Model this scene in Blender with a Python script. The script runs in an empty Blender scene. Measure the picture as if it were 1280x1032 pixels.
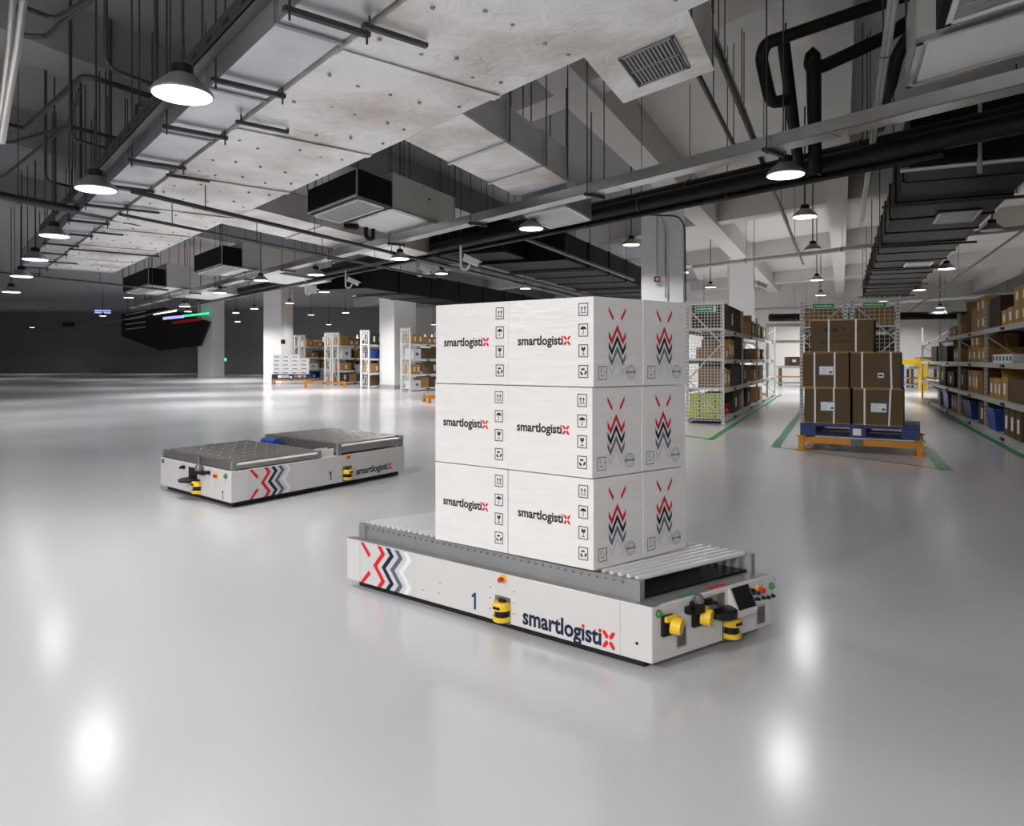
import bpy, bmesh, math, random
from mathutils import Vector, Matrix
random.seed(7)
sc = bpy.context.scene
COL = sc.collection

# ------------------------------------------------------------------ camera, world, exposure
F, CX, HY, EYE = 900.0, 640.0, 449.0, 1.25      # focal length and horizon of the survey (1280 x 1032 frame)
cam_d = bpy.data.cameras.new('camera'); cam = bpy.data.objects.new('camera', cam_d); COL.objects.link(cam)
cam.location = (0, 0, EYE); cam.rotation_euler = (math.pi / 2, 0, 0)
cam_d.sensor_width = 36.0; cam_d.lens = 36.0 * F / 1280.0
cam_d.shift_y = -(516.0 - HY) / 1280.0
cam_d.clip_start = 0.05; cam_d.clip_end = 400
sc.camera = cam
w = bpy.data.worlds.new('world'); sc.world = w; w.use_nodes = True
w.node_tree.nodes['Background'].inputs[0].default_value = (0.93, 0.96, 1.0, 1)
w.node_tree.nodes['Background'].inputs[1].default_value = 0.36
sc.view_settings.view_transform = 'Standard'; sc.view_settings.look = 'None'
sc.view_settings.exposure = 0.0; sc.view_settings.gamma = 1.0
sc.view_settings.use_curve_mapping = False
LAMP_W = 75.0

# ------------------------------------------------------------------ survey helpers
def PZ(x, y, z):                       # point at known height
    d = F * (z - EYE) / (HY - y); return Vector(((x - CX) / F * d, d, z))
def G(x, y): return PZ(x, y, 0.0)      # point on the floor
def PD(x, y, d): return Vector(((x - CX) / F * d, d, EYE + (HY - y) * d / F))
A = Vector((412, 900, 0)).normalized()         # direction of the aisles
B = Vector((-735, 900, 0)).normalized()        # direction of the main ducts
R = Vector((A.y, -A.x, 0))                     # to the right of the aisles
BP = Vector((B.y, -B.x, 0))                    # across the ducts, away from the camera
UP = Vector((0, 0, 1))
ROT_A = -math.atan2(A.x, A.y)
SLAB = 5.6

# ------------------------------------------------------------------ materials
MATS = {}
def mat(name, col, rough=0.5, metal=0.0, var=0.06, scale=8.0, bump=0.0, bscale=40.0, emit=0.0, coat=0.0, stretch=None, rvar=0.0, spec=0.5):
    if name in MATS: return MATS[name]
    m = bpy.data.materials.new(name); m.use_nodes = True
    nt = m.node_tree; N = nt.nodes; L = nt.links; b = N['Principled BSDF']
    b.inputs['Roughness'].default_value = rough; b.inputs['Metallic'].default_value = metal; b.inputs['Specular IOR Level'].default_value = spec
    if coat: b.inputs['Coat Weight'].default_value = coat; b.inputs['Coat Roughness'].default_value = 0.15
    tc = N.new('ShaderNodeTexCoord'); mp = N.new('ShaderNodeMapping'); L.new(tc.outputs['Object'], mp.inputs[0])
    if stretch: mp.inputs['Scale'].default_value = stretch
    nz = N.new('ShaderNodeTexNoise'); nz.inputs['Scale'].default_value = scale; nz.inputs['Detail'].default_value = 4
    L.new(mp.outputs[0], nz.inputs[0])
    cr = N.new('ShaderNodeMapRange'); cr.inputs['From Min'].default_value = 0.25; cr.inputs['From Max'].default_value = 0.75
    cr.inputs['To Min'].default_value = 1 - var; cr.inputs['To Max'].default_value = 1 + var
    L.new(nz.outputs[0], cr.inputs[0])
    mx = N.new('ShaderNodeMix'); mx.data_type = 'RGBA'; mx.blend_type = 'MULTIPLY'; mx.inputs[0].default_value = 1
    mx.inputs[6].default_value = (*col, 1); L.new(cr.outputs[0], mx.inputs[7])
    L.new(mx.outputs[2], b.inputs['Base Color'])
    if rvar:
        rr = N.new('ShaderNodeMapRange'); rr.inputs['To Min'].default_value = rough - rvar; rr.inputs['To Max'].default_value = rough + rvar
        L.new(nz.outputs[0], rr.inputs[0]); L.new(rr.outputs[0], b.inputs['Roughness'])
    if bump:
        n2 = N.new('ShaderNodeTexNoise'); n2.inputs['Scale'].default_value = bscale; n2.inputs['Detail'].default_value = 5
        L.new(mp.outputs[0], n2.inputs[0])
        bp = N.new('ShaderNodeBump'); bp.inputs['Strength'].default_value = bump; bp.inputs['Distance'].default_value = 0.02
        L.new(n2.outputs[0], bp.inputs['Height']); L.new(bp.outputs[0], b.inputs['Normal'])
    if emit:
        b.inputs['Emission Color'].default_value = (*col, 1); b.inputs['Emission Strength'].default_value = emit
    MATS[name] = m; return m

M_FLOOR = mat('floor_epoxy', (0.56, 0.56, 0.588), 0.18, spec=0.85, var=0.03, scale=0.5, rvar=0.03, bump=0.006, bscale=3)
M_WALLW = mat('white_wall', (0.72, 0.71, 0.69), 0.7, var=0.04, scale=0.8)
M_WALLD = mat('dark_wall', (0.17, 0.17, 0.18), 0.6, var=0.1, scale=0.3)
M_WALLG = mat('grey_wall', (0.30, 0.30, 0.29), 0.6, var=0.05, scale=0.3)
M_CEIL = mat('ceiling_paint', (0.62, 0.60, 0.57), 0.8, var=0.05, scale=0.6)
M_CEILD = mat('ceiling_grey', (0.30, 0.30, 0.31), 0.8, var=0.08, scale=0.6)
M_COLM = mat('column_paint', (0.80, 0.80, 0.80), 0.6, var=0.02, scale=1)
M_GREEN = mat('green_floor_paint', (0.03, 0.24, 0.09), 0.35, var=0.15, scale=3)
M_GALV = mat('galvanised_sheet', (0.62, 0.63, 0.65), 0.32, 0.75, var=0.18, scale=2.2, bump=0.05, bscale=4)
M_STEEL = mat('tray_steel', (0.55, 0.55, 0.55), 0.28, 0.85, var=0.12, scale=3)
M_CHROME = mat('roller_chrome', (0.92, 0.92, 0.93), 0.22, 0.4, var=0.03)
M_ROLLD = mat('dark_roller_steel', (0.33, 0.315, 0.30), 0.35, 0.8, var=0.08)
M_RAIL = mat('rail_grey', (0.30, 0.30, 0.305), 0.38, 0.5, var=0.05)
M_RAILD = mat('rail_dark', (0.17, 0.165, 0.165), 0.4, 0.5, var=0.08)
M_BODY = mat('robot_white', (0.60, 0.585, 0.58), 0.38, var=0.015, coat=0.2)
M_PANEL = mat('robot_panel_grey', (0.56, 0.57, 0.565), 0.4, var=0.015)
M_BLACK = mat('black_plastic', (0.007, 0.007, 0.0075), 0.45, spec=0.3, var=0.1)
M_BINS = mat('black_insulation', (0.005, 0.005, 0.0055), 0.45, spec=0.25, var=0.2, scale=5, bump=0.2, bscale=9)
M_DUCTB = mat('black_duct_cladding', (0.006, 0.006, 0.0063), 0.5, spec=0.1, var=0.2, scale=3, bump=0.12, bscale=5)
M_YEL = mat('safety_yellow', (0.80, 0.52, 0.02), 0.4, var=0.05)
M_REDP = mat('red_plastic', (0.62, 0.015, 0.02), 0.35, var=0.05)
M_GREENB = mat('green_button', (0.03, 0.30, 0.06), 0.3, var=0.05)
M_PRED = mat('print_red', (0.72, 0.012, 0.025), 0.7, spec=0.2, var=0.03)
M_PNAVY = mat('print_navy', (0.012, 0.02, 0.05), 0.7, spec=0.2, var=0.03)
M_PPURP = mat('print_slate', (0.12, 0.11, 0.20), 0.7, spec=0.2, var=0.03)
M_PPALE = mat('print_pale', (0.74, 0.74, 0.76), 0.7, spec=0.2, var=0.02)
M_PGREY = mat('print_charcoal', (0.035, 0.033, 0.035), 0.7, spec=0.2, var=0.05)
M_PGREY2 = mat('print_grey', (0.16, 0.16, 0.18), 0.7, spec=0.2, var=0.05)
M_PBLU = mat('print_blue', (0.01, 0.07, 0.17), 0.7, spec=0.2, var=0.03)
M_PXPALE = mat('print_faint', (0.60, 0.61, 0.65), 0.7, spec=0.2, var=0.03)
M_DARKF = mat('print_dark_red', (0.58, 0.02, 0.03), 0.7, spec=0.2, var=0.1)
M_CARTW = mat('wrapped_white_carton', (0.74, 0.725, 0.715), 0.28, var=0.03, scale=6, bump=0.26, bscale=7, coat=0.5, stretch=(1, 1, 5))
M_CARD = mat('brown_cardboard', (0.095, 0.058, 0.024), 0.75, var=0.12, scale=5)
M_CARDL = mat('tan_cardboard', (0.40, 0.225, 0.065), 0.75, var=0.1, scale=5)
M_CARDD = mat('dark_cardboard', (0.040, 0.026, 0.014), 0.75, var=0.12, scale=5)
M_STRAP = mat('strap_white', (0.75, 0.75, 0.73), 0.5, var=0.03)
M_PAPER = mat('paper_white', (0.82, 0.82, 0.81), 0.6, var=0.02)
M_BLUE = mat('pallet_blue', (0.012, 0.03, 0.14), 0.45, var=0.08)
M_BLUEB = mat('bin_blue', (0.012, 0.06, 0.33), 0.4, var=0.08)
M_LBLUE = mat('label_blue', (0.05, 0.20, 0.48), 0.5, var=0.04)
M_ORANGE = mat('orange_paint', (0.62, 0.24, 0.012), 0.4, var=0.08)
M_RACKW = mat('rack_white', (0.80, 0.79, 0.77), 0.4, var=0.03)
M_RACKG = mat('rack_grey', (0.46, 0.45, 0.44), 0.42, 0.1, var=0.06)
M_SIGN = mat('sign_green', (0.02, 0.42, 0.10), 0.45, var=0.04)
M_NEON = mat('yellow_wrap', (0.72, 0.78, 0.01), 0.3, var=0.1, scale=20)
M_WPACK = mat('paper_pack', (0.75, 0.75, 0.76), 0.5, var=0.05)
M_GREYB = mat('unit_grey', (0.50, 0.50, 0.47), 0.45, 0.1, var=0.04)
M_LAMPH = mat('lamp_housing', (0.34, 0.34, 0.35), 0.35, 0.7, var=0.05)
M_LAMPE = mat('lamp_lens', (1.0, 0.98, 0.94), 0.5, emit=5.0, var=0.01)
M_DRED = mat('alarm_dark_red', (0.16, 0.012, 0.015), 0.4, var=0.05)
M_ROD = mat('hanger_steel', (0.06, 0.06, 0.062), 0.5, 0.4, var=0.1)
M_COND = mat('conduit_dark', (0.07, 0.07, 0.072), 0.4, 0.5, var=0.1)
M_CONDL = mat('conduit_light', (0.48, 0.47, 0.45), 0.35, 0.6, var=0.08)
M_GRILLE = mat('grille_grey', (0.30, 0.30, 0.30), 0.45, 0.3, var=0.05)
M_WFRAME = mat('frame_white', (0.78, 0.78, 0.77), 0.45, var=0.02)
M_SCREEN = mat('dark_screen', (0.015, 0.016, 0.018), 0.12, var=0.02)
M_REDSIG = mat('led_red', (1.0, 0.05, 0.06), 0.5, emit=2.2, var=0.01)
M_LGREEN = mat('led_green', (0.03, 0.85, 0.36), 0.5, emit=1.6, var=0.01)
M_LBLU2 = mat('led_blue', (0.35, 0.38, 1.0), 0.5, emit=1.3, var=0.01)
M_LWHITE = mat('led_white', (1.0, 0.97, 0.9), 0.5, emit=2.0, var=0.01)

def foil():
    m = bpy.data.materials.new('foil_insulation'); m.use_nodes = True
    nt = m.node_tree; N = nt.nodes; L = nt.links; b = N['Principled BSDF']
    tc = N.new('ShaderNodeTexCoord')
    n1 = N.new('ShaderNodeTexNoise'); n1.inputs['Scale'].default_value = 0.9; n1.inputs['Detail'].default_value = 5
    L.new(tc.outputs['Object'], n1.inputs[0])
    r = N.new('ShaderNodeValToRGB'); e = r.color_ramp.elements
    e[0].position = 0.3; e[0].color = (0.52, 0.46, 0.40, 1); e[1].position = 0.55; e[1].color = (0.88, 0.87, 0.855, 1)
    L.new(n1.outputs[0], r.inputs[0]); L.new(r.outputs[0], b.inputs['Base Color'])
    b.inputs['Metallic'].default_value = 0.5; b.inputs['Roughness'].default_value = 0.34
    n2 = N.new('ShaderNodeTexNoise'); n2.inputs['Scale'].default_value = 5; n2.inputs['Detail'].default_value = 6; n2.inputs['Distortion'].default_value = 1.2
    n3 = N.new('ShaderNodeTexVoronoi'); n3.inputs['Scale'].default_value = 2.2; n3.feature = 'DISTANCE_TO_EDGE'
    L.new(tc.outputs['Object'], n2.inputs[0]); L.new(tc.outputs['Object'], n3.inputs[0])
    ad = N.new('ShaderNodeMath'); ad.operation = 'MULTIPLY_ADD'; L.new(n2.outputs[0], ad.inputs[0]); ad.inputs[1].default_value = 1.0; L.new(n3.outputs[0], ad.inputs[2])
    bp = N.new('ShaderNodeBump'); bp.inputs['Strength'].default_value = 0.5; bp.inputs['Distance'].default_value = 0.04
    L.new(ad.outputs[0], bp.inputs['Height']); L.new(bp.outputs[0], b.inputs['Normal'])
    return m
M_FOIL = foil()

# ------------------------------------------------------------------ mesh builder (world coordinates, optional local transform)
class MB:
    def __init__(s, T=None): s.v = []; s.f = []; s.T = T
    def add(s, vs, fs):
        o = len(s.v)
        for p in vs:
            p = Vector(p); s.v.append(s.T @ p if s.T is not None else p)
        s.f += [tuple(i + o for i in f) for f in fs]; return s
    def para(s, o, a, b, c):          # parallelepiped
        o, a, b, c = map(Vector, (o, a, b, c))
        return s.add([o, o + a, o + a + b, o + b, o + c, o + a + c, o + a + b + c, o + b + c],
                     [(0, 3, 2, 1), (4, 5, 6, 7), (0, 1, 5, 4), (1, 2, 6, 5), (2, 3, 7, 6), (3, 0, 4, 7)])
    def box(s, x0, y0, z0, x1, y1, z1): return s.para((x0, y0, z0), (x1 - x0, 0, 0), (0, y1 - y0, 0), (0, 0, z1 - z0))
    def cyl(s, p0, p1, r0, r1=None, n=12, cap=True):
        p0, p1 = Vector(p0), Vector(p1); r1 = r0 if r1 is None else r1
        d = (p1 - p0).normalized(); t = Vector((0, 0, 1)) if abs(d.z) < 0.9 else Vector((1, 0, 0))
        x = d.cross(t).normalized(); y = d.cross(x)
        vs = []
        for p, r in ((p0, r0), (p1, r1)):
            vs += [p + (x * math.cos(2 * math.pi * k / n) + y * math.sin(2 * math.pi * k / n)) * r for k in range(n)]
        fs = [(k, (k + 1) % n, n + (k + 1) % n, n + k) for k in range(n)]
        if cap: fs += [tuple(range(n))[::-1], tuple(range(n, 2 * n))]
        return s.add(vs, fs)
    def tube(s, pts, r, n=8, fillet=0.0):
        pts = [Vector(p) for p in pts]
        if fillet:
            q = [pts[0]]
            for i in range(1, len(pts) - 1):
                a, b, c = pts[i - 1], pts[i], pts[i + 1]
                f = min(fillet, (a - b).length * .45, (c - b).length * .45)
                p, e = b + (a - b).normalized() * f, b + (c - b).normalized() * f
                for k in range(5):
                    t = k / 4; q.append(p * (1 - t) ** 2 + b * 2 * t * (1 - t) + e * t * t)
            q.append(pts[-1]); pts = q
        vs = []; prev = None
        for i, p in enumerate(pts):
            d = (pts[min(i + 1, len(pts) - 1)] - pts[max(i - 1, 0)]).normalized()
            if prev is None:
                t = Vector((0, 0, 1)) if abs(d.z) < 0.9 else Vector((1, 0, 0)); x = d.cross(t).normalized()
            else: x = (prev - d * prev.dot(d)).normalized()
            prev = x; y = d.cross(x)
            vs += [p + (x * math.cos(2 * math.pi * k / n) + y * math.sin(2 * math.pi * k / n)) * r for k in range(n)]
        fs = []
        for i in range(len(pts) - 1):
            fs += [(i * n + k, i * n + (k + 1) % n, (i + 1) * n + (k + 1) % n, (i + 1) * n + k) for k in range(n)]
        fs += [tuple(range(n))[::-1], tuple(range((len(pts) - 1) * n, len(pts) * n))]
        return s.add(vs, fs)
    def lathe(s, c, prof, n=24):      # prof: (r, z)
        c = Vector(c); vs = []
        for r, z in prof: vs += [c + Vector((r * math.cos(2 * math.pi * k / n), r * math.sin(2 * math.pi * k / n), z)) for k in range(n)]
        fs = []
        for i in range(len(prof) - 1):
            fs += [(i * n + k, i * n + (k + 1) % n, (i + 1) * n + (k + 1) % n, (i + 1) * n + k) for k in range(n)]
        fs += [tuple(range(n))[::-1], tuple(range((len(prof) - 1) * n, len(prof) * n))]
        return s.add(vs, fs)
    def poly(s, pts): return s.add(pts, [tuple(range(len(pts)))])
    def sheet(s, pts, nrm, th):       # outline with a little thickness
        n = len(pts); nrm = Vector(nrm) * th; P = [Vector(p) for p in pts]
        return s.add(P + [p + nrm for p in P], [tuple(range(n))[::-1], tuple(range(n, 2 * n))] + [(k, (k + 1) % n, n + (k + 1) % n, n + k) for k in range(n)])
    def build_each(s, name, m, parent):   # every separate piece becomes a part of its own
        par = list(range(len(s.v)))
        def find(i):
            while par[i] != i: par[i] = par[par[i]]; i = par[i]
            return i
        for f in s.f:
            for j in f[1:]: par[find(j)] = find(f[0])
        g = {}
        for f in s.f: g.setdefault(find(f[0]), []).append(f)
        for fs in g.values():
            ids = sorted({i for f in fs for i in f}); ix = {i: k for k, i in enumerate(ids)}
            MB().add([s.v[i] for i in ids], [tuple(ix[i] for i in f) for f in fs]).build(name, m, parent)
    def build(s, name, m, parent=None, origin=None, smooth=False, bevel=0.0):
        if parent is not None: o = parent_origin(parent)
        elif origin is not None: o = Vector(origin)
        else:
            lo = [min(p[i] for p in s.v) for i in range(3)]; hi = [max(p[i] for p in s.v) for i in range(3)]
            o = Vector(((lo[0] + hi[0]) / 2, (lo[1] + hi[1]) / 2, lo[2]))
        me = bpy.data.meshes.new(name); me.from_pydata([tuple(p - o) for p in s.v], [], s.f)
        me.materials.append(m)
        bm = bmesh.new(); bm.from_mesh(me); bmesh.ops.recalc_face_normals(bm, faces=bm.faces)
        if bevel: bmesh.ops.bevel(bm, geom=[e for e in bm.edges if e.is_manifold and e.calc_face_angle(0) > 0.5], offset=bevel, segments=2, affect='EDGES', profile=0.5)
        bm.to_mesh(me); bm.free()
        if smooth:
            for p in me.polygons: p.use_smooth = True
            me.set_sharp_from_angle(angle=0.7)
        ob = bpy.data.objects.new(name, me); COL.objects.link(ob)
        if parent is not None: ob.parent = parent; ORG[ob.name] = o
        else: ob.location = o; ORG[ob.name] = o
        return ob
ORG = {}
def parent_origin(p): return ORG[p.name]
def thing(name, label, cat, loc, group=None):
    o = bpy.data.objects.new(name, None); COL.objects.link(o); o.location = loc; o.empty_display_size = 0.1
    ORG[o.name] = Vector(loc); return tag(o, label, cat, group)
def tag(o, label, cat, group=None):
    o['label'] = label; o['category'] = cat
    if group: o['group'] = group
    return o
def struct(o, label=None, cat=None):
    o['kind'] = 'structure'
    if label: o['label'] = label; o['category'] = cat
    return o
def copy_tree(root, loc, label=None, group=None, rotz=None):
    def rec(o, par):
        c = o.copy(); COL.objects.link(c); c.parent = par
        for ch in [x for x in COL.objects if x.parent == o]: rec(ch, c)
        return c
    r = rec(root, None); r.location = loc
    if rotz is not None: r.rotation_euler = (0, 0, rotz)
    if label: r['label'] = label
    if group: r['group'] = group
    return r
def frame(o, x, y, z=UP):             # local (x, y, z) axes -> world
    m = Matrix.Identity(4)
    for i, a in enumerate((x, y, z)):
        for j in range(3): m[j][i] = a[j]
    for j in range(3): m[j][3] = o[j]
    return m
_TXT = {}
def text_polys(txt, bold=0.0):        # triangles of a string in a unit box
    key = (txt, bold)
    if key in _TXT: return _TXT[key]
    cu = bpy.data.curves.new('t', 'FONT'); cu.body = txt; cu.offset = bold; cu.resolution_u = 3
    ob = bpy.data.objects.new('t', cu); COL.objects.link(ob)
    me = bpy.data.meshes.new_from_object(ob.evaluated_get(bpy.context.evaluated_depsgraph_get()))
    vs = [(v.co.x, v.co.y) for v in me.vertices]; fs = [tuple(p.vertices) for p in me.polygons]
    bpy.data.objects.remove(ob); bpy.data.curves.remove(cu); bpy.data.meshes.remove(me)
    _TXT[key] = (vs, fs); return vs, fs
def islands(vs, fs):
    par = list(range(len(vs)))
    def find(i):
        while par[i] != i: par[i] = par[par[i]]; i = par[i]
        return i
    # weld by position so that separate triangles of one glyph join
    seen = {}
    for i, p in enumerate(vs):
        k = (round(p[0], 4), round(p[1], 4))
        if k in seen: par[find(i)] = find(seen[k])
        else: seen[k] = i
    for f in fs:
        for j in f[1:]: par[find(j)] = find(f[0])
    g = {}
    for f in fs: g.setdefault(find(f[0]), []).append(f)
    return list(g.values())
def wordmark(place, x0, x1, base, xh, parent, dark, red):
    """the lettering: dark letters, red dots over the i, red X of four petals; place(s, t) -> world"""
    vs, fs = text_polys('smartlogisti', 0.028)
    lo = min(v[0] for v in vs); hi = max(v[0] for v in vs)
    body = 0.872
    kx = (x1 - x0) * body / (hi - lo); ky = xh / 0.53
    d = MB(); r = MB()
    for isl in islands(vs, fs):
        ids = sorted({i for f in isl for i in f}); ymin = min(vs[i][1] for i in ids)
        t = r if ymin > 0.5 else d
        ix = {i: k for k, i in enumerate(ids)}
        t.add([place(x0 + (vs[i][0] - lo) * kx, base + vs[i][1] * ky) for i in ids], [tuple(ix[i] for i in f) for f in isl])
    xc = x1 - (x1 - x0) * 0.055; hw = (x1 - x0) * 0.058; yc = base + xh * 0.55; hh = xh * 0.66
    for sx in (-1, 1):
        for sy in (-1, 1):
            q = [(0.06, 0.30), (0.30, 0.10), (0.52, 0.14), (1.05, 0.70), (1.05, 1.0), (0.62, 1.0), (0.10, 0.52)]
            r.poly([place(xc + sx * hw * a, yc + sy * hh * b) for a, b in q])
    o = d.build('wordmark_letters', dark, parent); o['kind'] = 'stuff'
    o = r.build('wordmark_red_accents', red, parent); o['kind'] = 'stuff'

# ================================================================== THE SETTING
fl = MB().box(-75, -14, -0.2, 60, 90, 0).build('floor', M_FLOOR); struct(fl, 'glossy pale grey epoxy floor', 'floor')
def wall(name, p0, p1, h, m, label, th=0.3):
    p0, p1 = Vector(p0), Vector(p1); d = (p1 - p0).normalized(); n = Vector((-d.y, d.x, 0))
    o = MB().para(p0, p1 - p0, n * th, UP * h).build(name, m); return struct(o, label, 'wall')
wall('wall_left', (-74, 66, 0), (-26.4, 66, 0), SLAB, M_WALLD, 'dark grey far wall behind the hanging light board')
wall('wall_corner', (-26.4, 62, 0), (-10, 62, 0), SLAB, M_WALLG, 'mid grey far wall beside the white pillar')
wall('wall_far', (5.5, 40, 0), (44, 40, 0), SLAB, M_WALLW, 'white partition wall at the end of the storage aisles')
wall('wall_back', (-10, 60, 0), (52, 60, 0), SLAB, M_WALLW, 'white far wall behind the storage racks')
wall('wall_right', (23, -13, 0), (50, 59, 0), SLAB, M_WALLW, 'white side wall beyond the right storage rack', -0.3)
# ceiling: darker grey over the ducts' bay, white over the storage bay
o0 = PZ(520, 60, SLAB); cut = Vector((o0.x, o0.y, 0))
def cpt(a, b): return cut + A * a + B * b
c = MB()
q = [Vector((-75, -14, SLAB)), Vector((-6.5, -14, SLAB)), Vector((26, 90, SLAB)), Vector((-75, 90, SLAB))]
c.sheet(q, UP, 0.25); struct(c.build('ceiling', M_CEILD), 'grey concrete ceiling slab over the duct bay', 'ceiling')
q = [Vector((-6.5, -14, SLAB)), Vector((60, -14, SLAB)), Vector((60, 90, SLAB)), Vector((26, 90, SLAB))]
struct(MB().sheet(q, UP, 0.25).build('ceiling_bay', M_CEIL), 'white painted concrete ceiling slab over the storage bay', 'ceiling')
BEAM = 4.95
nb = 0
def beam(p, d, half, w_, m, label, z0=BEAM):
    global nb; nb += 1
    p = Vector((p[0], p[1], z0)); n = Vector((d.y, -d.x, 0))
    o = MB().para(p - d * half[0] - n * w_ / 2, d * (half[0] + half[1]), n * w_, UP * (SLAB - z0)).build('trim_%d' % nb, m)
    struct(o, label, 'beam')
def along_R(k): return R * k + A * 12
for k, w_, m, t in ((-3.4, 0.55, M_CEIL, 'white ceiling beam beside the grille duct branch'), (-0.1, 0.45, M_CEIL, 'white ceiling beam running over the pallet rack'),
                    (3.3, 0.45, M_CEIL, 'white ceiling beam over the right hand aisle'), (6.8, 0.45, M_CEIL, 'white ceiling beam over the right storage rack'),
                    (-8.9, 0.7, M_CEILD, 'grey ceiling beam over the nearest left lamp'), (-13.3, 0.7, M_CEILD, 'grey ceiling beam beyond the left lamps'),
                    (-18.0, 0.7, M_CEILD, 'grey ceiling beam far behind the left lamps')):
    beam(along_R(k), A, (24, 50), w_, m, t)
for px, py, half, m, t in ((1000, 262, (16, 30), M_CEIL, 'white cross beam ahead of the main pillar'), (1000, 316, (16, 34), M_CEIL, 'white cross beam behind the main pillar'),
                           (1000, 352, (16, 40), M_CEIL, 'white cross beam near the far racks'), (905, 45, (14, 4), M_CEIL, 'white cross beam above the black pipe loops')):
    beam(PZ(px, py, BEAM + 0.1), B, half, 0.5, m, t, BEAM + 0.1)
# pillars
def column(c, s, rot, label, foot=False):
    T = Matrix.Translation(Vector((c[0], c[1], 0))) @ Matrix.Rotation(rot, 4, 'Z')
    o = MB(T).box(-s / 2, -s / 2, 0, s / 2, s / 2, SLAB).build('column', M_COLM, bevel=0.02); struct(o, label, 'column')
    if foot: MB(T).box(-s / 2 - .03, -s / 2 - .03, 0, s / 2 + .03, s / 2 + .03, 0.17).build('foot_band', M_RACKG, o)
    return o
C_MAIN = G(829, 514); col_main = column(C_MAIN, 0.98, math.radians(-14), 'thick white square pillar behind the white carton stack')
C_MID = G(497, 485); col_mid = column(C_MID, 1.13, math.radians(44), 'white square pillar with a grey foot band beside racks', True)
C_LFT = G(348, 474.5); col_lft = column(C_LFT, 1.25, math.radians(-16), 'white square pillar behind the pallet of white packs')
C_FAR = G(264, 471); column(C_FAR, 1.25, math.radians(-16), 'distant white pillar beside the hanging light board')
C_RGT = G(926, 490); column(C_RGT, 0.92, math.radians(-12), 'white pillar rising behind the rack with yellow packs')

# floor markings
def floor_line(pts, wd, label):
    m = MB()
    for (a, b) in zip(pts[:-1], pts[1:]):
        a, b = Vector(a), Vector(b); d = (b - a).normalized(); n = Vector((-d.y, d.x, 0))
        m.para(a - n * wd / 2 - d * wd / 2 + UP * 0.0005, (b - a) + d * wd, n * wd, UP * 0.003)
    tag(m.build('floor_line', M_GREEN), label, 'floor line', 'green floor lines')
LN = G(889, 549)
floor_line([LN, G(976, 493)], 0.10, 'green floor line along the rack with yellow packs')
floor_line([LN, G(858, 544.5)], 0.06, 'thin green floor line across the end of yellow pack rack')
LP = G(969, 558.5)
floor_line([LP, G(1006, 508)], 0.12, 'green floor line beside the left of the orange pallet stand')
floor_line([LP, G(1178, 586)], 0.035, 'thin green floor line in front of the orange pallet stand')
floor_line([G(1182, 587), G(1118, 515)], 0.14, 'green floor line beside the right of the orange pallet stand')
floor_line([G(1300, 582), G(1165, 509)], 0.11, 'green floor line along the rack with blue bins')

# ================================================================== CEILING SERVICES
def skew_box(p0, pa, pb, h, m=None):   # corner + two directions, height upward
    return (m or MB()).para(p0, pa - p0, pb - p0, UP * h)
def rods(m, pts, r=0.008, top=SLAB):
    for p in pts: m.cyl(p, (p[0], p[1], top), r, n=6, cap=False)
    return m
DZ = 3.5                                # underside of the big ducts
def duct_line(px, py, z=DZ): return PZ(px, py, z)
# foil wrapped main duct
f0, f1 = PZ(511, 0, DZ), PZ(889, 0, DZ)
Wf = (f1 - f0).dot(BP)
f1 = f0 + BP * Wf
fd = thing('foil_duct', 'wide duct wrapped in silver foil insulation running under ceiling', 'duct', f0 + BP * Wf / 2)
L0, L1 = -3.6, 17.0
nseg = 9
seg = (L1 - L0) / nseg
for k in range(nseg):                    # wrapped lengths of insulation, each a little uneven
    o = f0 + B * (L0 + seg * k)
    g = MB()
    nx, ny = 10, 8
    vs = []
    rnd = random.Random(k)
    for j in range(ny + 1):
        for i in range(nx + 1):
            e = min(i, nx - i, j, ny - j)
            vs.append(o + BP * (Wf * i / nx) + B * ((seg - 0.01) * j / ny) + UP * ((rnd.uniform(-1, 1) * 0.010 if e else 0.004)))
    n0 = len(vs)
    vs += [v + UP * 0.5 for v in (vs[0], vs[nx], vs[n0 - 1], vs[n0 - 1 - nx])]
    fs = [(j * (nx + 1) + i, j * (nx + 1) + i + 1, (j + 1) * (nx + 1) + i + 1, (j + 1) * (nx + 1) + i) for j in range(ny) for i in range(nx)]
    fs += [(n0, n0 + 1, n0 + 2, n0 + 3), tuple(range(nx + 1)) + (n0 + 1, n0), tuple(range(n0 - 1, n0 - 2 - nx, -1)) + (n0 + 3, n0 + 2),
           tuple(range(0, n0, nx + 1)) + (n0 + 3, n0), tuple(range(nx, n0, nx + 1)) + (n0 + 2, n0 + 1)]
    g.add(vs, fs); sg = g.build('insulation_wrap', M_FOIL, fd, smooth=True)
    t = MB().para(o + B * (seg - 0.06) - UP * 0.012, B * 0.11, BP * Wf, UP * 0.006)
    t.build('foil_tape', M_FOIL, sg)
    # stick pins with washers
    pm = MB()
    for j in range(3):
        for i in range(5):
            p = o + BP * (Wf * (i + .5 + rnd.uniform(-.15, .15)) / 5) + B * (seg * (j + .5 + rnd.uniform(-.2, .2)) / 3) - UP * 0.012
            pm.cyl(p, p + UP * 0.02, 0.016, n=8)
    s_ = pm.build('stick_pins', M_GRILLE, sg); s_['kind'] = 'stuff'
hm = MB()
for k in range(7):
    p = f0 + B * (0.4 + 2.5 * k) - UP * 0.05
    hm.para(p - BP * 0.1, BP * (0.5 if k != 5 else Wf + 0.2), B * 0.04, UP * 0.03)
    rods(hm, [p - BP * 0.06])
    if k == 5: rods(hm, [p + BP * (Wf + 0.06)])
hm.build_each('support_channel', M_ROD, fd)
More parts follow.
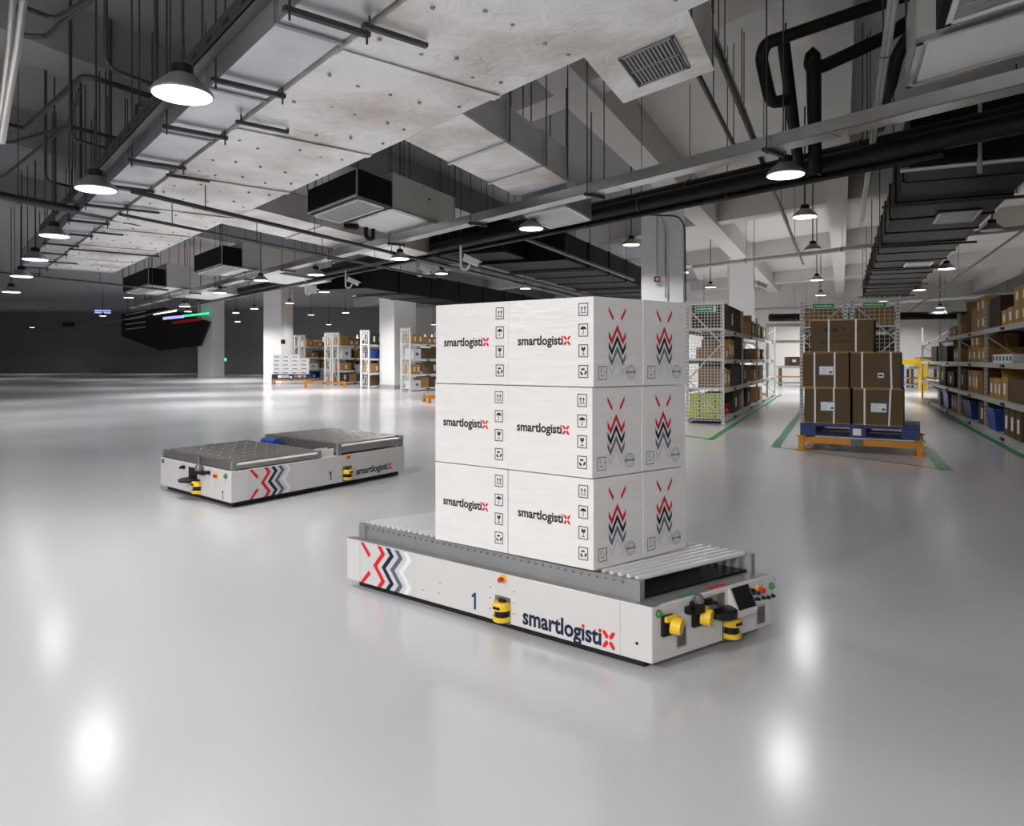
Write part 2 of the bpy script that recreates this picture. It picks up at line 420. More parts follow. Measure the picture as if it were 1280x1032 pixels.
# plain galvanised duct beside it
g0 = PZ(383, 0, DZ); Wg = (f0 - g0).dot(BP) - 0.03
g0 = f0 - BP * (Wg + 0.03)
gd = thing('galvanised_duct', 'narrow plain galvanised sheet duct beside the foil wrapped duct', 'duct', g0 + BP * Wg / 2)
for k in range(14):
    o = g0 + B * (L0 + 1.5 * k) + UP * 0.03
    s_ = MB().para(o, B * 1.48, BP * Wg, UP * 0.42).build('duct_section', M_GALV, gd)
    MB().para(o + B * 1.46 - UP * 0.015 - BP * 0.02, B * 0.045, BP * (Wg + 0.03), UP * 0.45).build('flange', M_RAIL, s_)
hm = MB()
for k in range(13):
    p = g0 + B * (0.55 + 1.5 * k) - UP * 0.03
    hm.para(p - BP * 0.08, BP * (Wg + 0.14), B * 0.045, UP * 0.035); rods(hm, [p - BP * 0.05 - UP * 0.06, p + BP * (Wg + 0.03) - UP * 0.06])
hm.build_each('support_channel', M_ROD, gd)
# perforated tray on the left flank of the galvanised duct
pt = thing('perforated_cable_tray', 'dark perforated cable tray clipped along the galvanised duct flank', 'cable tray', g0 - BP * 0.12)
MB().para(g0 - BP * 0.16 + B * L0 + UP * 0.14, B * 16, BP * 0.10, UP * 0.012).build('tray_base', M_COND, pt)
MB().para(g0 - BP * 0.16 + B * L0 + UP * 0.14, B * 16, BP * 0.012, UP * 0.14).build('tray_side', M_COND, pt)
hm = MB()
for k in range(40): hm.para(g0 - BP * 0.163 + B * (L0 + .2 + .4 * k) + UP * 0.19, B * 0.12, BP * 0.003, UP * 0.03)
h_ = hm.build('slots', M_BLACK, pt); h_['kind'] = 'stuff'
rods(MB(), [g0 - BP * 0.11 + B * (k * 2.2) + UP * 0.14 for k in range(6)]).build_each('hanger_rod', M_ROD, pt)
# duct branch (right, with supply grille)
def branch(name, label, pnear, pfar_b, ext, h, z, m, mside=None):
    """box hanging under the ceiling: corner pnear, corner pfar_b along the duct, ext along the aisles"""
    p0 = pnear; pb = p0 + B * (pfar_b - pnear).dot(B)
    t = thing(name, label, 'duct', (p0 + pb) / 2)
    MB().para(p0, pb - p0, A * ext, UP * h).build('casing', m, t); return t, p0, pb
e0 = f1 + B * 0.0
# corners picked on the underside plane
pn = f1 + B * ((PZ(866, 16, DZ) - f1).dot(B)); pf = f1 + B * ((PZ(735, 74, DZ) - f1).dot(B))
ex = (PZ(784, 136, DZ) - PZ(735, 82, DZ)).dot(A)
gt, p0, pb = branch('grille_duct_branch', 'short foil wrapped duct branch with a square black slatted grille', pn, pf, ex, 0.42, DZ, M_FOIL)
lb = (pb - p0).length
gc = p0 + B * lb * 0.46 + A * ex * 0.50 - UP * 0.012
gr = MB()
a_, b_ = 0.30, 0.42
gr.para(gc - A * a_ - B * b_ * .62, A * 0.03, B * b_ * 1.24, UP * 0.03); gr.para(gc + A * (a_ - .03) - B * b_ * .62, A * 0.03, B * b_ * 1.24, UP * 0.03)
gr.para(gc - A * a_ - B * b_ * .62, A * a_ * 2, B * 0.03, UP * 0.03); gr.para(gc - A * a_ + B * (b_ * .62 - .03), A * a_ * 2, B * 0.03, UP * 0.03)
gr.para(gc - A * 0.01 - B * b_ * .62, A * 0.02, B * b_ * 1.24, UP * 0.02)
gf = gr.build('grille_frame', M_GRILLE, gt)
MB().para(gc - A * a_ - B * b_ * .62 + UP * 0.006, A * a_ * 2, B * b_ * 1.24, UP * 0.004).build('grille_opening', M_BLACK, gf)
for k in range(14):
    MB().para(gc - A * (a_ - .02) + B * (-b_ * .6 + b_ * 1.2 * (k + .3) / 14), A * (a_ * 2 - .04), B * 0.018, UP * 0.012).build('slat', M_GRILLE, gf)
rods(MB(), [p0 + A * ex * .9, pb + A * ex * .9, p0 + A * .1]).build_each('hanger_rod', M_ROD, gt)
# long foil branch further back
pn = f1 + B * ((PZ(585, 144, DZ) - f1).dot(B)); pf = f1 + B * ((PZ(511, 176, DZ) - f1).dot(B))
ex = (PZ(708, 228, DZ) - PZ(585, 144, DZ)).dot(A)
bt, p0, pb = branch('foil_duct_branch', 'foil wrapped duct branch leading from main duct toward the cable tray', pn, pf, ex, 0.4, DZ, M_FOIL)
MB().para(p0 - B * 0.015 + UP * .02, B * 0.01, A * ex, UP * 0.36).build('bare_metal_side', M_GALV, bt)
for k in (0.33, 0.7, 0.99):
    MB().para(p0 + A * ex * k - UP * 0.02 - B * 0.03, A * 0.05, (pb - p0) + B * 0.06, UP * 0.44).build('flange', M_GALV, bt)
rods(MB(), [p0 + A * ex * k - B * .05 for k in (.35, .72, .98)] + [pb + A * ex * k for k in (.4, .95)]).build_each('hanger_rod', M_ROD, bt)
# third foil branch (far)
pn = f1 + B * ((PZ(330, 262, DZ) - f1).dot(B)); pf = f1 + B * ((PZ(300, 282, DZ) - f1).dot(B))
bt, p0, pb = branch('foil_duct_branch', 'distant foil wrapped duct branch beyond the black air unit', pn, pf, 5.0, 0.38, DZ, M_FOIL)
for k in (0.3, 0.6, 0.98): MB().para(p0 + A * 5 * k - UP * 0.02, A * 0.05, (pb - p0), UP * 0.42).build('flange', M_GALV, bt)
# air handling units
def air_unit(label, n, pb, pa, zb, hb, gq, hg, vent, panel):
    N_ = PZ(*n, zb); Bv = B * (PZ(*pb, zb) - N_).dot(B); Av = A * (PZ(*pa, zb) - N_).dot(A)
    t = thing('air_handling_unit', label, 'air conditioner', N_)
    pl = MB().para(N_, Bv, Av, UP * hb).build('intake_plenum', M_DUCTB, t)
    fr = MB()
    e = 0.02
    for (o, a, b) in ((N_, Bv, None),):
        fr.para(o - UP * 0.0 - A * e, Bv, A * e, UP * 0.025); fr.para(o - A * e, B * 0.025, A * e, UP * hb)
    fr.build('corner_profile', M_CONDL, pl)
    bi, bj, ai, aj = vent
    vo = N_ + Bv * bi + Av * ai - UP * 0.02
    vb, va = Bv * (bj - bi), Av * (aj - ai)
    v = MB(); wv = 0.035
    bu, au = B, A
    v.para(vo, vb, au * wv, UP * .02); v.para(vo + va - au * wv, vb, au * wv, UP * .02); v.para(vo, bu * wv, va, UP * .02); v.para(vo + vb - bu * wv, bu * wv, va, UP * .02)
    vf = v.build('vent_frame', M_WFRAME, pl)
    MB().para(vo + UP * .012, vb, va, UP * .004).build('vent_backing', M_GRILLE, vf)
    nsl = 12
    for k in range(nsl): MB().para(vo + vb * ((k + .5) / nsl) + UP * .004, bu * 0.015, va, UP * .008).build('louvre', M_STEEL, vf)
    # fan casing
    g = N_ + Av * 1.02
    Gv = A * gq
    cs = MB().para(g, Bv * 0.92, Gv, UP * hg).build('fan_casing', M_GREYB, t)
    MB().para(g + Bv * .06 + A * 0.08 - UP * 0.012, Bv * 0.8, Gv - A * 0.16, UP * .01).build('service_panel', panel, cs)
    ed = MB()
    ed.para(g - UP * .02, Bv * .92, A * 0.04, UP * .04); ed.para(g - UP * .02 + Gv - A * .04, Bv * .92, A * 0.04, UP * .04); ed.para(g - UP * .02, B * 0.04, Gv, UP * .04)
    ed.para(g - B * .01, B * .02, A * .04, UP * hg); ed.para(g - B * .01 + Gv - A * .04, B * .02, A * .04, UP * hg)
    ed.build('casing_edges', M_STEEL, cs)
    q_ = g + Gv * .55 - B * 0.012 + UP * hg * .62
    MB().cyl(q_, q_ + B * .012, .02).build('port_plug', M_BLACK, cs)
    rods(MB(), [N_ + UP * hb, N_ + Bv + UP * hb, g + Gv + UP * hg, g + Gv + Bv * .9 + UP * hg], .01).build_each('hanger_rod', M_ROD, t)
    return t, N_, Bv, Av, Gv
au1, N1, B1, A1, G1 = air_unit('black and grey ceiling air unit beside the foil duct branch', (447, 244), (380, 267), (488, 258.5), 3.5, 0.37, 1.9, 0.52, (.06, .98, .12, .92), M_WFRAME)
tp = MB()
tp.tube([N1 + B1 * .85 + A1 * 1.6 - UP * .02, N1 + B1 * .85 + A1 * 1.6 - UP * .2, N1 + B1 * .85 + A1 * 1.85 - UP * .2, N1 + B1 * .85 + A1 * 1.85], .035, fillet=.08)
tp.tube([N1 + B1 * .95 + A1 * 1.05 - UP * .05, N1 + B1 * .8 + A1 * 1.25 - UP * .07], .05)
tp.build('drain_trap', M_BINS, au1, smooth=True)
air_unit('smaller black and grey air unit over the second foil branch', (278, 330), (238, 341), (298, 334), 3.5, 0.45, 3.4, 0.62, (.05, .95, .1, .95), M_WFRAME)
air_unit('far black and grey air unit under the red sign', (186, 355), (158, 366), (196, 358), 3.5, 0.5, 3.4, 0.7, (.05, .95, .1, .95), M_WFRAME)
# big right unit, partly out of frame
zb = 3.55
q0 = PZ(1146, 50, zb); qa = A * 0.95; qb = -B * 2.6
ru = thing('air_handling_unit', 'white panelled air unit with louvred intake above cable tray end', 'air conditioner', q0)
cs = MB().para(q0, qb, qa, UP * .55).build('fan_casing', M_GREYB, ru)
MB().para(q0 - UP * .012 + A * .06 - B * .08, -B * 2.4, A * 0.83, UP * .011).build('service_panel', M_WFRAME, cs)
ed = MB(); ed.para(q0 - UP * .03, qb, A * .05, UP * .04); ed.para(q0 - UP * .03 + qa - A * .05, qb, A * .05, UP * .04); ed.para(q0 - UP * .03, -B * .05, qa, UP * .04)
ed.build('casing_edges', M_STEEL, cs)
v0 = q0 - A * 0.72 - B * 0.12
pl = MB().para(v0, -B * 2.4, A * .66, UP * .5).build('intake_plenum', M_DUCTB, ru)
v = MB(); vo = v0 - UP * .02 + A * .1 - B * .05
v.para(vo, -B * 2.2, A * .04, UP * .02); v.para(vo + A * .46, -B * 2.2, A * .04, UP * .02); v.para(vo, -B * .04, A * .5, UP * .02)
vf = v.build('vent_frame', M_WFRAME, pl)
MB().para(vo + UP * .012, -B * 2.2, A * .5, UP * .004).build('vent_backing', M_GRILLE, vf)
for k in range(9): MB().para(vo + A * (.06 + .045 * k) + UP * .004, -B * 2.2, A * .015, UP * .008).build('louvre', M_STEEL, vf)
rods(MB(), [q0 + UP * .55, q0 + qa + UP * .55, v0 + UP * .5], .01).build_each('hanger_rod', M_ROD, ru)
# ceiling return panel hanging behind the tray
zr = 3.35
d0 = PZ(708, 256.5, zr); da = A * (PZ(744, 273.5, zr) - d0).dot(A); db = B * (PZ(657, 270, zr) - d0).dot(B)
rp = thing('return_air_box', 'square return air box with a pale filter panel behind the tray', 'vent', d0)
MB().para(d0 + UP * .01, da, db, UP * .35).build('casing', M_GALV, rp)
MB().para(d0 + A * .05 + B * .05 - UP * .008, da - A * .1, db - B * .1, UP * .012).build('filter_panel', M_GREYB, rp)
m = MB(); m.para(d0 - UP * .02, da, B * .04, UP * .03); m.para(d0 - UP * .02 + db - B * .04, da, B * .04, UP * .03); m.para(d0 - UP * .02, A * .04, db, UP * .03); m.para(d0 - UP * .02 + da - A * .04, A * .04, db, UP * .03)
m.build('panel_frame', M_WFRAME, rp)
rods(MB(), [d0 + da + UP * .36, d0 + db + UP * .36, d0 + UP * .36, d0 + da + db + UP * .36], .01).build_each('hanger_rod', M_ROD, rp)
# long cable tray
TZ = 3.3
t0 = PZ(1280, 116, TZ) - B * 1.2; t1 = PZ(150, 384.8, TZ); tl = (t1 - t0).dot(B); t0 = t0 - BP * 0.22
ct = thing('cable_tray', 'long shiny steel cable tray crossing the hall below the ducts', 'cable tray', t0)
nt_ = 12
for k in range(nt_):
    o = t0 + B * tl * k / nt_; l = B * (tl / nt_ - .012)
    s_ = MB().para(o, l, BP * .22, UP * .006).para(o, l, BP * .006, UP * .12).para(o + BP * .214, l, BP * .006, UP * .12).build('tray_length', M_STEEL, ct)
    MB().para(o - B * .1 - BP * .006 + UP * .03, B * .2, BP * .006, UP * .06).build('splice_plate', M_CONDL, s_)
m = MB()
for k in range(13):
    p = t0 + B * (0.8 + tl / 13 * k) - UP * .04
    m.para(p - BP * .06, BP * .34, B * .04, UP * .035); rods(m, [p - BP * .04 - UP * .03, p + BP * .26 - UP * .03], .007)
m.build_each('trapeze_hanger', M_ROD, ct)
# insulated black pipes behind the tray (parallel)
def pipe(name, label, pts, r, m, fillet=0.0, group=None, n=10, hang=(), cat='pipe', hr=0.006):
    pts = [Vector(p) for p in pts]
    if hang:
        t = thing(name, label, cat, pts[0], group)
        MB().tube(pts, r, n, fillet).build('pipe_run', m, t, smooth=True)
        mm = MB()
        d = pts[-1] - pts[0]
        for k in hang:
            p = pts[0] + d * k; rods(mm, [p + UP * r * .9], hr)
            mm.cyl(p - d.normalized() * .012, p + d.normalized() * .012, r * 1.12, n=10)
        mm.build_each('hanger_clamp', M_ROD, t)
        return t
    return tag(MB().tube(pts, r, n, fillet).build(name, m, smooth=True), label, cat, group)
def run_B(px, py, z, x0, x1):          # straight run along the duct direction between two picture columns
    p = PZ(px, py, z); out = []
    for x in (x0, x1):
        k = (x - CX) / F; s = (k * p.y - p.x) / (B.x - k * B.y); out.append(p + B * s)
    return out
def run_A(px, py, z, x0, x1):
    p = PZ(px, py, z); out = []
    for x in (x0, x1):
        k = (x - CX) / F; s = (k * p.y - p.x) / (A.x - k * A.y); out.append(p + A * s)
    return out
pipe('insulated_pipe', 'thick black insulated pipe running behind the steel cable tray', run_B(960, 221, 3.6, 1400, 250), .115, M_BINS, hang=(.1, .2, .3, .45, .6, .8))
pipe('insulated_pipe', 'black insulated pipe just below the thick one behind tray', run_B(960, 236, 3.45, 1180, 250), .04, M_BINS, hang=(.1, .2, .4, .6))
pipe('insulated_pipe', 'thick black insulated pipe highest behind the cable tray', run_B(960, 214, 3.95, 1420, 420), .13, M_BINS, hang=(.15, .3, .5))
pipe('insulated_pipe', 'thick black pipe crossing low at the far end of storage aisles', [PD(962, 397, 37), PD(1275, 393, 37)], .2, M_BINS, hang=(.1, .4, .7, .95))
# black pipe loops above the tray on the right
zq = 3.9
def Q(x, y, d): return PD(x, y, d)
pipe('insulated_pipe', 'black insulated pipe dropping from the upper header to tray level', [Q(1150, -12, 7.2), Q(957, 54, 7.5), Q(951, 72, 7.6), Q(964, 130, 7.6), Q(984, 124, 7.7)], .065, M_BINS, .25)
pipe('insulated_pipe', 'slanting black insulated riser beside the pipe loop', [Q(978, 42, 7.55), Q(998, 205, 8.6)], .065, M_BINS)
pipe('insulated_pipe', 'straight black insulated riser with elbow and long side arm', [Q(1019, 215, 8.6), Q(1016, 62, 7.9), Q(1012, 84, 8.0), Q(1026, 84, 8.0), Q(1112, 44, 8.0), Q(1145, 20, 8.0)], .075, M_BINS, .12)
pipe('insulated_pipe', 'vertical black insulated drop beside the white panelled unit', [Q(1148, -10, 6.6), Q(1148, 30, 6.7), Q(1122, 65, 6.8), Q(1113, 108, 7.0), Q(1104, 128, 7.4), Q(1099, 160, 8.2)], .06, M_BINS, .2)
# conduits and sprinkler lines along the aisles
pipe('sprinkler_pipe', 'grey sprinkler pipe pair member passing over the tray to far racks', run_A(940, 171, 4.1, 878, 1004), .032, M_COND, hang=(.05, .15, .3, .5, .75))
pipe('sprinkler_pipe', 'second thin grey pipe hugging the sprinkler pipe over tray', run_A(944, 172, 4.16, 884, 985), .018, M_CONDL, hang=(.1, .25))
pipe('conduit', 'dark conduit leaving the grille branch toward the tray', run_A(917, 181, 3.9, 872, 925), .026, M_COND, hang=(.3, .8))
pipe('conduit', 'pale conduit slanting down in front of the white ceiling beams', run_A(1085, 230, 3.75, 1134, 1078), .022, M_CONDL, hang=(.2, .6, .95))
pipe('conduit', 'second pale conduit paired with the slanting one', run_A(1082, 230, 3.75, 1128, 1075), .022, M_CONDL, hang=(.2, .6))
for k, (px, py, z, x0, x1, r, lab) in enumerate((
        (470, 311, 3.2, 165, 640, .03, 'dark sprinkler pipe crossing under the black air unit'),
        (420, 322, 3.15, 150, 545, .022, 'thin dark conduit below the crossing sprinkler pipe'),
        (640, 352, 3.2, 520, 720, .045, 'dark pipe crossing just above the white cartons'),
        (620, 340, 3.4, 540, 760, .03, 'slim dark pipe over the crossing pipe above cartons'),
        (725, 324, 3.5, 655, 792, .04, 'dark sprinkler pipe leading to the main pillar'))):
    pipe('sprinkler_pipe', lab, run_A(px, py, z, x0, x1), r, M_COND, hang=(.1, .3, .5, .7, .9))
pipe('sprinkler_main', 'grey sprinkler main crossing above the yellow pack rack aisle', run_B(1000, 318, 4.3, 1330, 866), .07, M_RACKG, hang=(.2, .5, .8))
pipe('sprinkler_main', 'grey sprinkler main beyond, crossing near the far racks', run_B(1200, 372, 3.9, 1400, 940), .08, M_RACKG, hang=(.2, .4, .6, .8))
pipe('sprinkler_pipe', 'thin dark pipe slanting over the rack with blue bins', run_A(1200, 344, 3.8, 1340, 1120), .03, M_COND, hang=(.3, .6, .8))
pipe('conduit', 'thin dark conduit below the far lamps of the duct bay', run_B(200, 390, 3.3, 420, 40), .03, M_COND, hang=(.2, .5, .8))
pipe('sprinkler_main', 'dark sprinkler main across the left end of the hall', run_A(60, 256, 3.55, -60, 175), .06, M_COND, hang=(.3, .6, .9))
pipe('sprinkler_pipe', 'thin dark pipe low across the left end of the hall', run_A(40, 345, 3.3, -40, 210), .03, M_COND, hang=(.3, .6, .9))
# left ceiling conduits with bends and drops
CZ = 4.6
def zp(*pts, z=CZ): return [PZ(x, y, z) for x, y in pts]
pipe('conduit', 'dark conduit curving over the grey ceiling near the pale pipe', zp((20, 8), (40, 13), (66, 24), (84, 16), (120, -8)), .028, M_COND, .3)
pipe('conduit', 'second dark conduit curving beside it over the grey ceiling', zp((20, 42), (34, 45), (58, 46), (84, 22), (122, -8)), .028, M_COND, .3)
pipe('conduit', 'dark conduit bending across the grey beam toward nearest lamp', zp((-10, 150), (8, 155), (30, 161), (102, 96), (116, 97), (206, 126)), .034, M_COND, .4)
pipe('conduit', 'dark conduit parallel below the one across grey beam', zp((-10, 176), (14, 178), (84, 158), (100, 112)), .026, M_COND, .3)
pipe('conduit', 'slim dark conduit bending above the second left lamp', zp((-10, 225), (5, 220), (82, 158), (96, 160), (186, 183)), .026, M_COND, .4)
pipe('conduit', 'short dark conduit bend beside the galvanised duct', zp((166, 205), (171, 132), (180, 129), (215, 140)), .035, M_COND, .15)
def drop(label, x, y0, y1, px2=None, z=3.9, r=.02):
    a = PZ(x, y1, z); pts = [Vector((a.x, a.y, SLAB)), a]
    if px2: pts.append(PZ(px2[0], px2[1], z))
    pipe('conduit_drop', label, pts, r, M_COND, 0.12, 'conduit drops over the left bay')
drop('dark conduit drop with a long foot over the first lamp', 132, 5, 84, (192, 106))
drop('dark conduit drop standing straight behind the nearest left lamp', 195, 20, 102)
drop('dark conduit drop with a foot above the second left lamp', 88, 117, 173, (168, 195))
drop('dark conduit drop straight beside the second left lamp', 138, 117, 190)
drop('dark conduit drop with a foot behind the second left lamp', 57, 196, 226, (100, 236))
drop('dark conduit drop straight behind the second left lamp', 101, 208, 236)
pp = MB().tube([PD(32, -20, 4.3), PD(22, 60, 4.35), PD(8, 140, 4.5), PD(2, 178, 4.6)], .022, 10)
tag(pp.build('pale_pipe', M_CONDL, smooth=True), 'pale vertical pipe at the edge of the grey ceiling', 'pipe')
pp = MB().tube([PD(18, -20, 4.4), PD(12, 60, 4.45), PD(2, 140, 4.6), PD(-8, 190, 4.7)], .02, 10)
tag(pp.build('pale_pipe', M_CONDL, smooth=True), 'second pale pipe beside the vertical pale pipe', 'pipe')
# black clad ducts
def clad_duct(label, quad, z, h, length, flange, top_pts=None):
    pL, pR = PZ(*quad[0], z), PZ(*quad[1], z)
    wv = R * (pR - pL).dot(R)
    t = thing('black_clad_duct', label, 'duct', pL)
    n = int(length / flange)
    for k in range(n):
        o = pL + A * flange * k
        s_ = MB().para(o, A * (flange - .01), wv, UP * h).build('clad_section', M_DUCTB, t, bevel=.03)
        MB().para(o - R * .02 - UP * .02, A * .09, wv + R * .04, UP * (h + .03)).build('flange', M_DUCTB, s_, bevel=.008)
    m = MB()
    for k in range(1, n, 3):
        o = pL + A * flange * k; rods(m, [o - R * .04, o + wv + R * .04], .009)
        m.cyl(o - R * .2 - UP * .06, o + wv + R * .2 - UP * .06, .025, n=8)
    m.build_each('trapeze_hanger', M_ROD, t)
    return t, pL, wv
bd, pL, wv = clad_duct('large black clad duct with ribs over the pallet rack', ((1130, 226), (1282, 226)), 3.7, .62, 21, 1.5)
h0 = pL - A * 0.9
MB().para(h0 - UP * .02, A * 1.1, R * 6 + wv, UP * .8).build('cross_header', M_DUCTB, bd, bevel=.03)
MB().cyl(h0 - R * .1 - UP * .05 + A * .05, h0 + R * 5 - UP * .05 + A * .05, .03).build('header_bar', M_CONDL, bd)
MB().cyl(h0 + R * .75 + A * .02 - UP * .18, h0 + R * .75 + A * .02 + UP * .85, .03).build('header_strut', M_CONDL, bd)
for k in (2.6, 9.2):
    o = pL + A * k + wv * .45 - UP * .045
    v = MB().para(o, A * .95, R * .04, UP * .03).para(o + wv * .38, A * .95, R * .04, UP * .03).para(o, A * .04, wv * .38, UP * .03).para(o + A * .91, A * .04, wv * .38 + R * .04, UP * .03).build('diffuser_frame', M_WFRAME, bd)
    MB().para(o + UP * .01, A * .95, wv * .38, UP * .01).build('diffuser_plate', M_GRILLE, v)
cd, pL, wv = clad_duct('black clad duct passing behind the white carton stack', ((600, 330), (676, 313)), 3.5, .62, 12, 1.7)
MB().para(pL - A * 1.2 - R * 1.1 + UP * .05, A * 1.3, wv * .8 + R * .6, UP * .75).build('elbow_section', M_DUCTB, cd, bevel=.03)
cd, pL, wv = clad_duct('far black clad duct over the left storage racks', ((396, 362), (432, 356)), 3.4, .75, 16, 2.0)
# hall lamps
lampN = 0
def make_lamp(label, x, y, z, dia, lit=True, group=None, energy=1.0):
    p = PZ(x, y, z); r = dia / 2
    t = thing('high_bay_lamp', label, 'lamp', p, group)
    MB().lathe(p, [(r, 0), (r * 1.01, .012), (r * .90, .05), (r * .48, r * .62), (r * .45, r * .66)], 28).build('reflector_shade', M_LAMPH, t, smooth=True)
    if lit: MB().cyl(p - UP * .004, p + UP * .006, r * .95, n=28).build('light_lens', M_LAMPE, t)
    hz = r * .66
    MB().lathe(p, [(r * .34, hz), (r * .36, hz + r * .1), (r * .36, hz + r * .34), (r * .22, hz + r * .42)], 20).build('driver_housing', M_BLACK, t, smooth=True)
    MB().cyl(p + UP * (hz + r * .4), (p.x, p.y, SLAB), .011 if z < 3.7 else .014, n=6).build('hanging_chain', M_ROD, t)
    if lit and energy:
        ld = bpy.data.lights.new('lamp_light', 'AREA'); ld.shape = 'DISK'; ld.size = dia * .9; ld.energy = LAMP_W * energy; ld.spread = math.radians(150)
        ld.color = (1.0, 0.985, 0.96)
        lo = bpy.data.objects.new('lamp_light', ld); COL.objects.link(lo); lo.location = p - UP * .015
    return t
lamps = [('big glowing high bay lamp beside the galvanised duct', 228, 119, 3.15, .42, 1, 0.7),
         ('high bay lamp second along the galvanised duct flank', 120, 237, 3.15, .43, 1, 0.2),
         ('high bay lamp third along the galvanised duct flank', 68, 295, 3.15, .42, 1, 0.25),
         ('high bay lamp fourth along the galvanised duct flank', 44, 324.5, 3.15, .44, 1, 0.7),
         ('high bay lamp fifth along the galvanised duct flank', 27, 345.5, 3.15, .46, 1, 0.7),
         ('high bay lamp last along the galvanised duct flank', 14, 365, 3.15, .46, 1, 0.7),
         ('high bay lamp under the thick black insulated pipes', 982, 219, 3.35, .42, 1, 0.2),
         ('high bay lamp hanging ahead of the yellow pack rack', 1006, 271, 3.7, .40, 1, 0.5),
         ('small lamp far over the pallet rack aisle', 1021, 350, 3.7, .38, 1, 2.2),
         ('tiny lamp farthest along the pallet rack aisle', 1026, 369, 3.7, .38, 1, 2.2),
         ('unlit lamp above the pallet rack aisle', 1016, 312, 3.9, .40, 0, 0),
         ('lamp over the rack with blue bins', 1183, 336, 3.7, .42, 1, 2.2),
         ('farther lamp over the rack with blue bins', 1149, 362.5, 3.7, .42, 1, 2.2),
         ('unlit lamp above the rack with blue bins', 1240, 288, 3.9, .42, 0, 0),
         ('lamp tucked beside the square return air box', 664, 286, 3.2, .37, 1, 0.7),
         ('lamp half hidden by the main white pillar', 789, 306, 3.7, .36, 1, 0.8),
         ('lamp under the pipes ahead of the banded pillar', 500, 323.5, 3.1, .34, 1, 0.6),
         ('lamp hanging left of the banded pillar', 395, 343.5, 3.1, .36, 1, 0.6),
         ('small lamp above the pallet of white packs', 326, 350.5, 3.1, .33, 1, 0.6),
         ('tiny lamp over the hanging light board', 231, 383, 3.1, .38, 1, 2.0),
         ('tiny lamp to the side of the hanging light board', 275, 366, 3.1, .35, 1, 2.0),
         ('small lamp between banded pillar and carton stack', 552, 342, 3.7, .36, 1, 2.0),
         ('tiny lamp over the rack with yellow packs', 888, 359, 3.7, .36, 1, 2.2),
         ('added small lamp just ahead of the banded pillar racks', 448, 360, 3.65, .38, 1, 0.5),  # this and the three below are added to light pillars and far left
         ('added tiny lamp over the empty orange stand', 432, 391, 3.65, .38, 1, 1.0),
         ('added tiny lamp beside the pillar with white packs', 318, 386, 3.65, .38, 1, 0.8),
         ('added tiny lamp near the grey corner wall', 297, 402, 3.65, .38, 1, 2.2)]
for (lab, x, y, z, dd, lit, en) in lamps: make_lamp(lab, x, y, z, dd, lit, None, en)
def added_far_lamp(x, y, z=3.9, e=1.7):  # lamps added to brighten the far hall, its walls and pillars
    if e == 1.7 and x < -3: e = 1.15
    where = 'before the dark far wall' if x < -20 else 'over the left storage racks' if x < -8 else 'beyond the banded pillar' if x < 4 else 'over the storage aisles'
    make_lamp('added distant high bay lamp hanging ' + where, CX + F * x / y, HY - F * (z - EYE) / y, z, .4, 1, 'added distant lamps', e)
for x, y in ((-25, 44), (-18, 40), (-12, 43), (-16.5, 31), (-10.5, 34), (-6.5, 26), (-4, 34), (-1.5, 43), (0.5, 27), (3.5, 33), (5.2, 22), (10, 32), (14, 26), (17, 33), (10, 37.5), (16, 37.5), (22, 37), (-33, 46), (-24, 30), (-30, 60), (-40, 60), (-50, 58), (-19, 57), (-14, 55), (-6, 55), (2, 52)): added_far_lamp(x, y)
added_far_lamp(-7.4, 28.4, 3.9, 3.2); added_far_lamp(-15.8, 41.2, 3.9, 3.0)
# unseen fill lights added around the camera, continuing the lamp rows, strongest at left
def fill_light(x, y, z=3.4, e=1.0):
    ld = bpy.data.lights.new('unseen_fill_light', 'AREA'); ld.shape = 'DISK'; ld.size = .5; ld.energy = LAMP_W * e; ld.color = (1, .985, .96)
    lo = bpy.data.objects.new('unseen_fill_light', ld); COL.objects.link(lo); lo.location = (x, y, z)
for x, y, e in ((-4.6, -1.2, 6.0), (-2.4, -3.8, 5.0), (-8.0, 0.5, 4.0), (1.5, -3.5, 1.5)): fill_light(x, y, 3.4, e)
# CCTV cameras on hook pipes
def cctv(label, x, y, d, flip=1, s=1.0):
    p = PD(x, y, d)
    t = thing('security_camera', label, 'camera', p)
    MB().cyl(p + Vector((-.16 * flip * s, 0, .3)), Vector((p.x - .16 * flip * s, p.y, SLAB)), .007, n=6).build('hanger_rod', M_ROD, t)
    MB().tube([p + Vector((-.16 * flip * s, 0, .32)), p + Vector((-.16 * flip * s, 0, -.1 * s)), p + Vector((-.05 * flip * s, 0, -.12 * s)), p + Vector((0, 0, -.02))], .02 * s, 8, .06).build('hook_pipe', M_WFRAME if s < 2 else M_ROD, t, smooth=True)
    T = Matrix.Translation(p) @ Matrix.Rotation(math.radians(24 * flip), 4, 'Y')
    MB(T).box(-.14 * s, -.05 * s, 0, .16 * s, .05 * s, .10 * s).build('camera_body', M_WFRAME, t, bevel=.01)
    MB(T).box(-.16 * s, -.06 * s, .10 * s, .19 * s, .06 * s, .115 * s).build('sun_shield', M_WFRAME, t)
    MB(T).cyl((.16 * s, 0, .05 * s), (.17 * s, 0, .05 * s), .035 * s).build('lens', M_BLACK, t)
cctv('white security camera on a hook beside left pillar', 389, 363, 20)
cctv('white security camera on a hook ahead of banded pillar', 440, 354, 18)
cctv('white security camera hanging right of the banded pillar', 530, 339, 17)
cctv('white security camera near the black clad duct elbow', 587, 329, 13)
cctv('white security camera on the pillar behind yellow packs', 950, 358, 20)
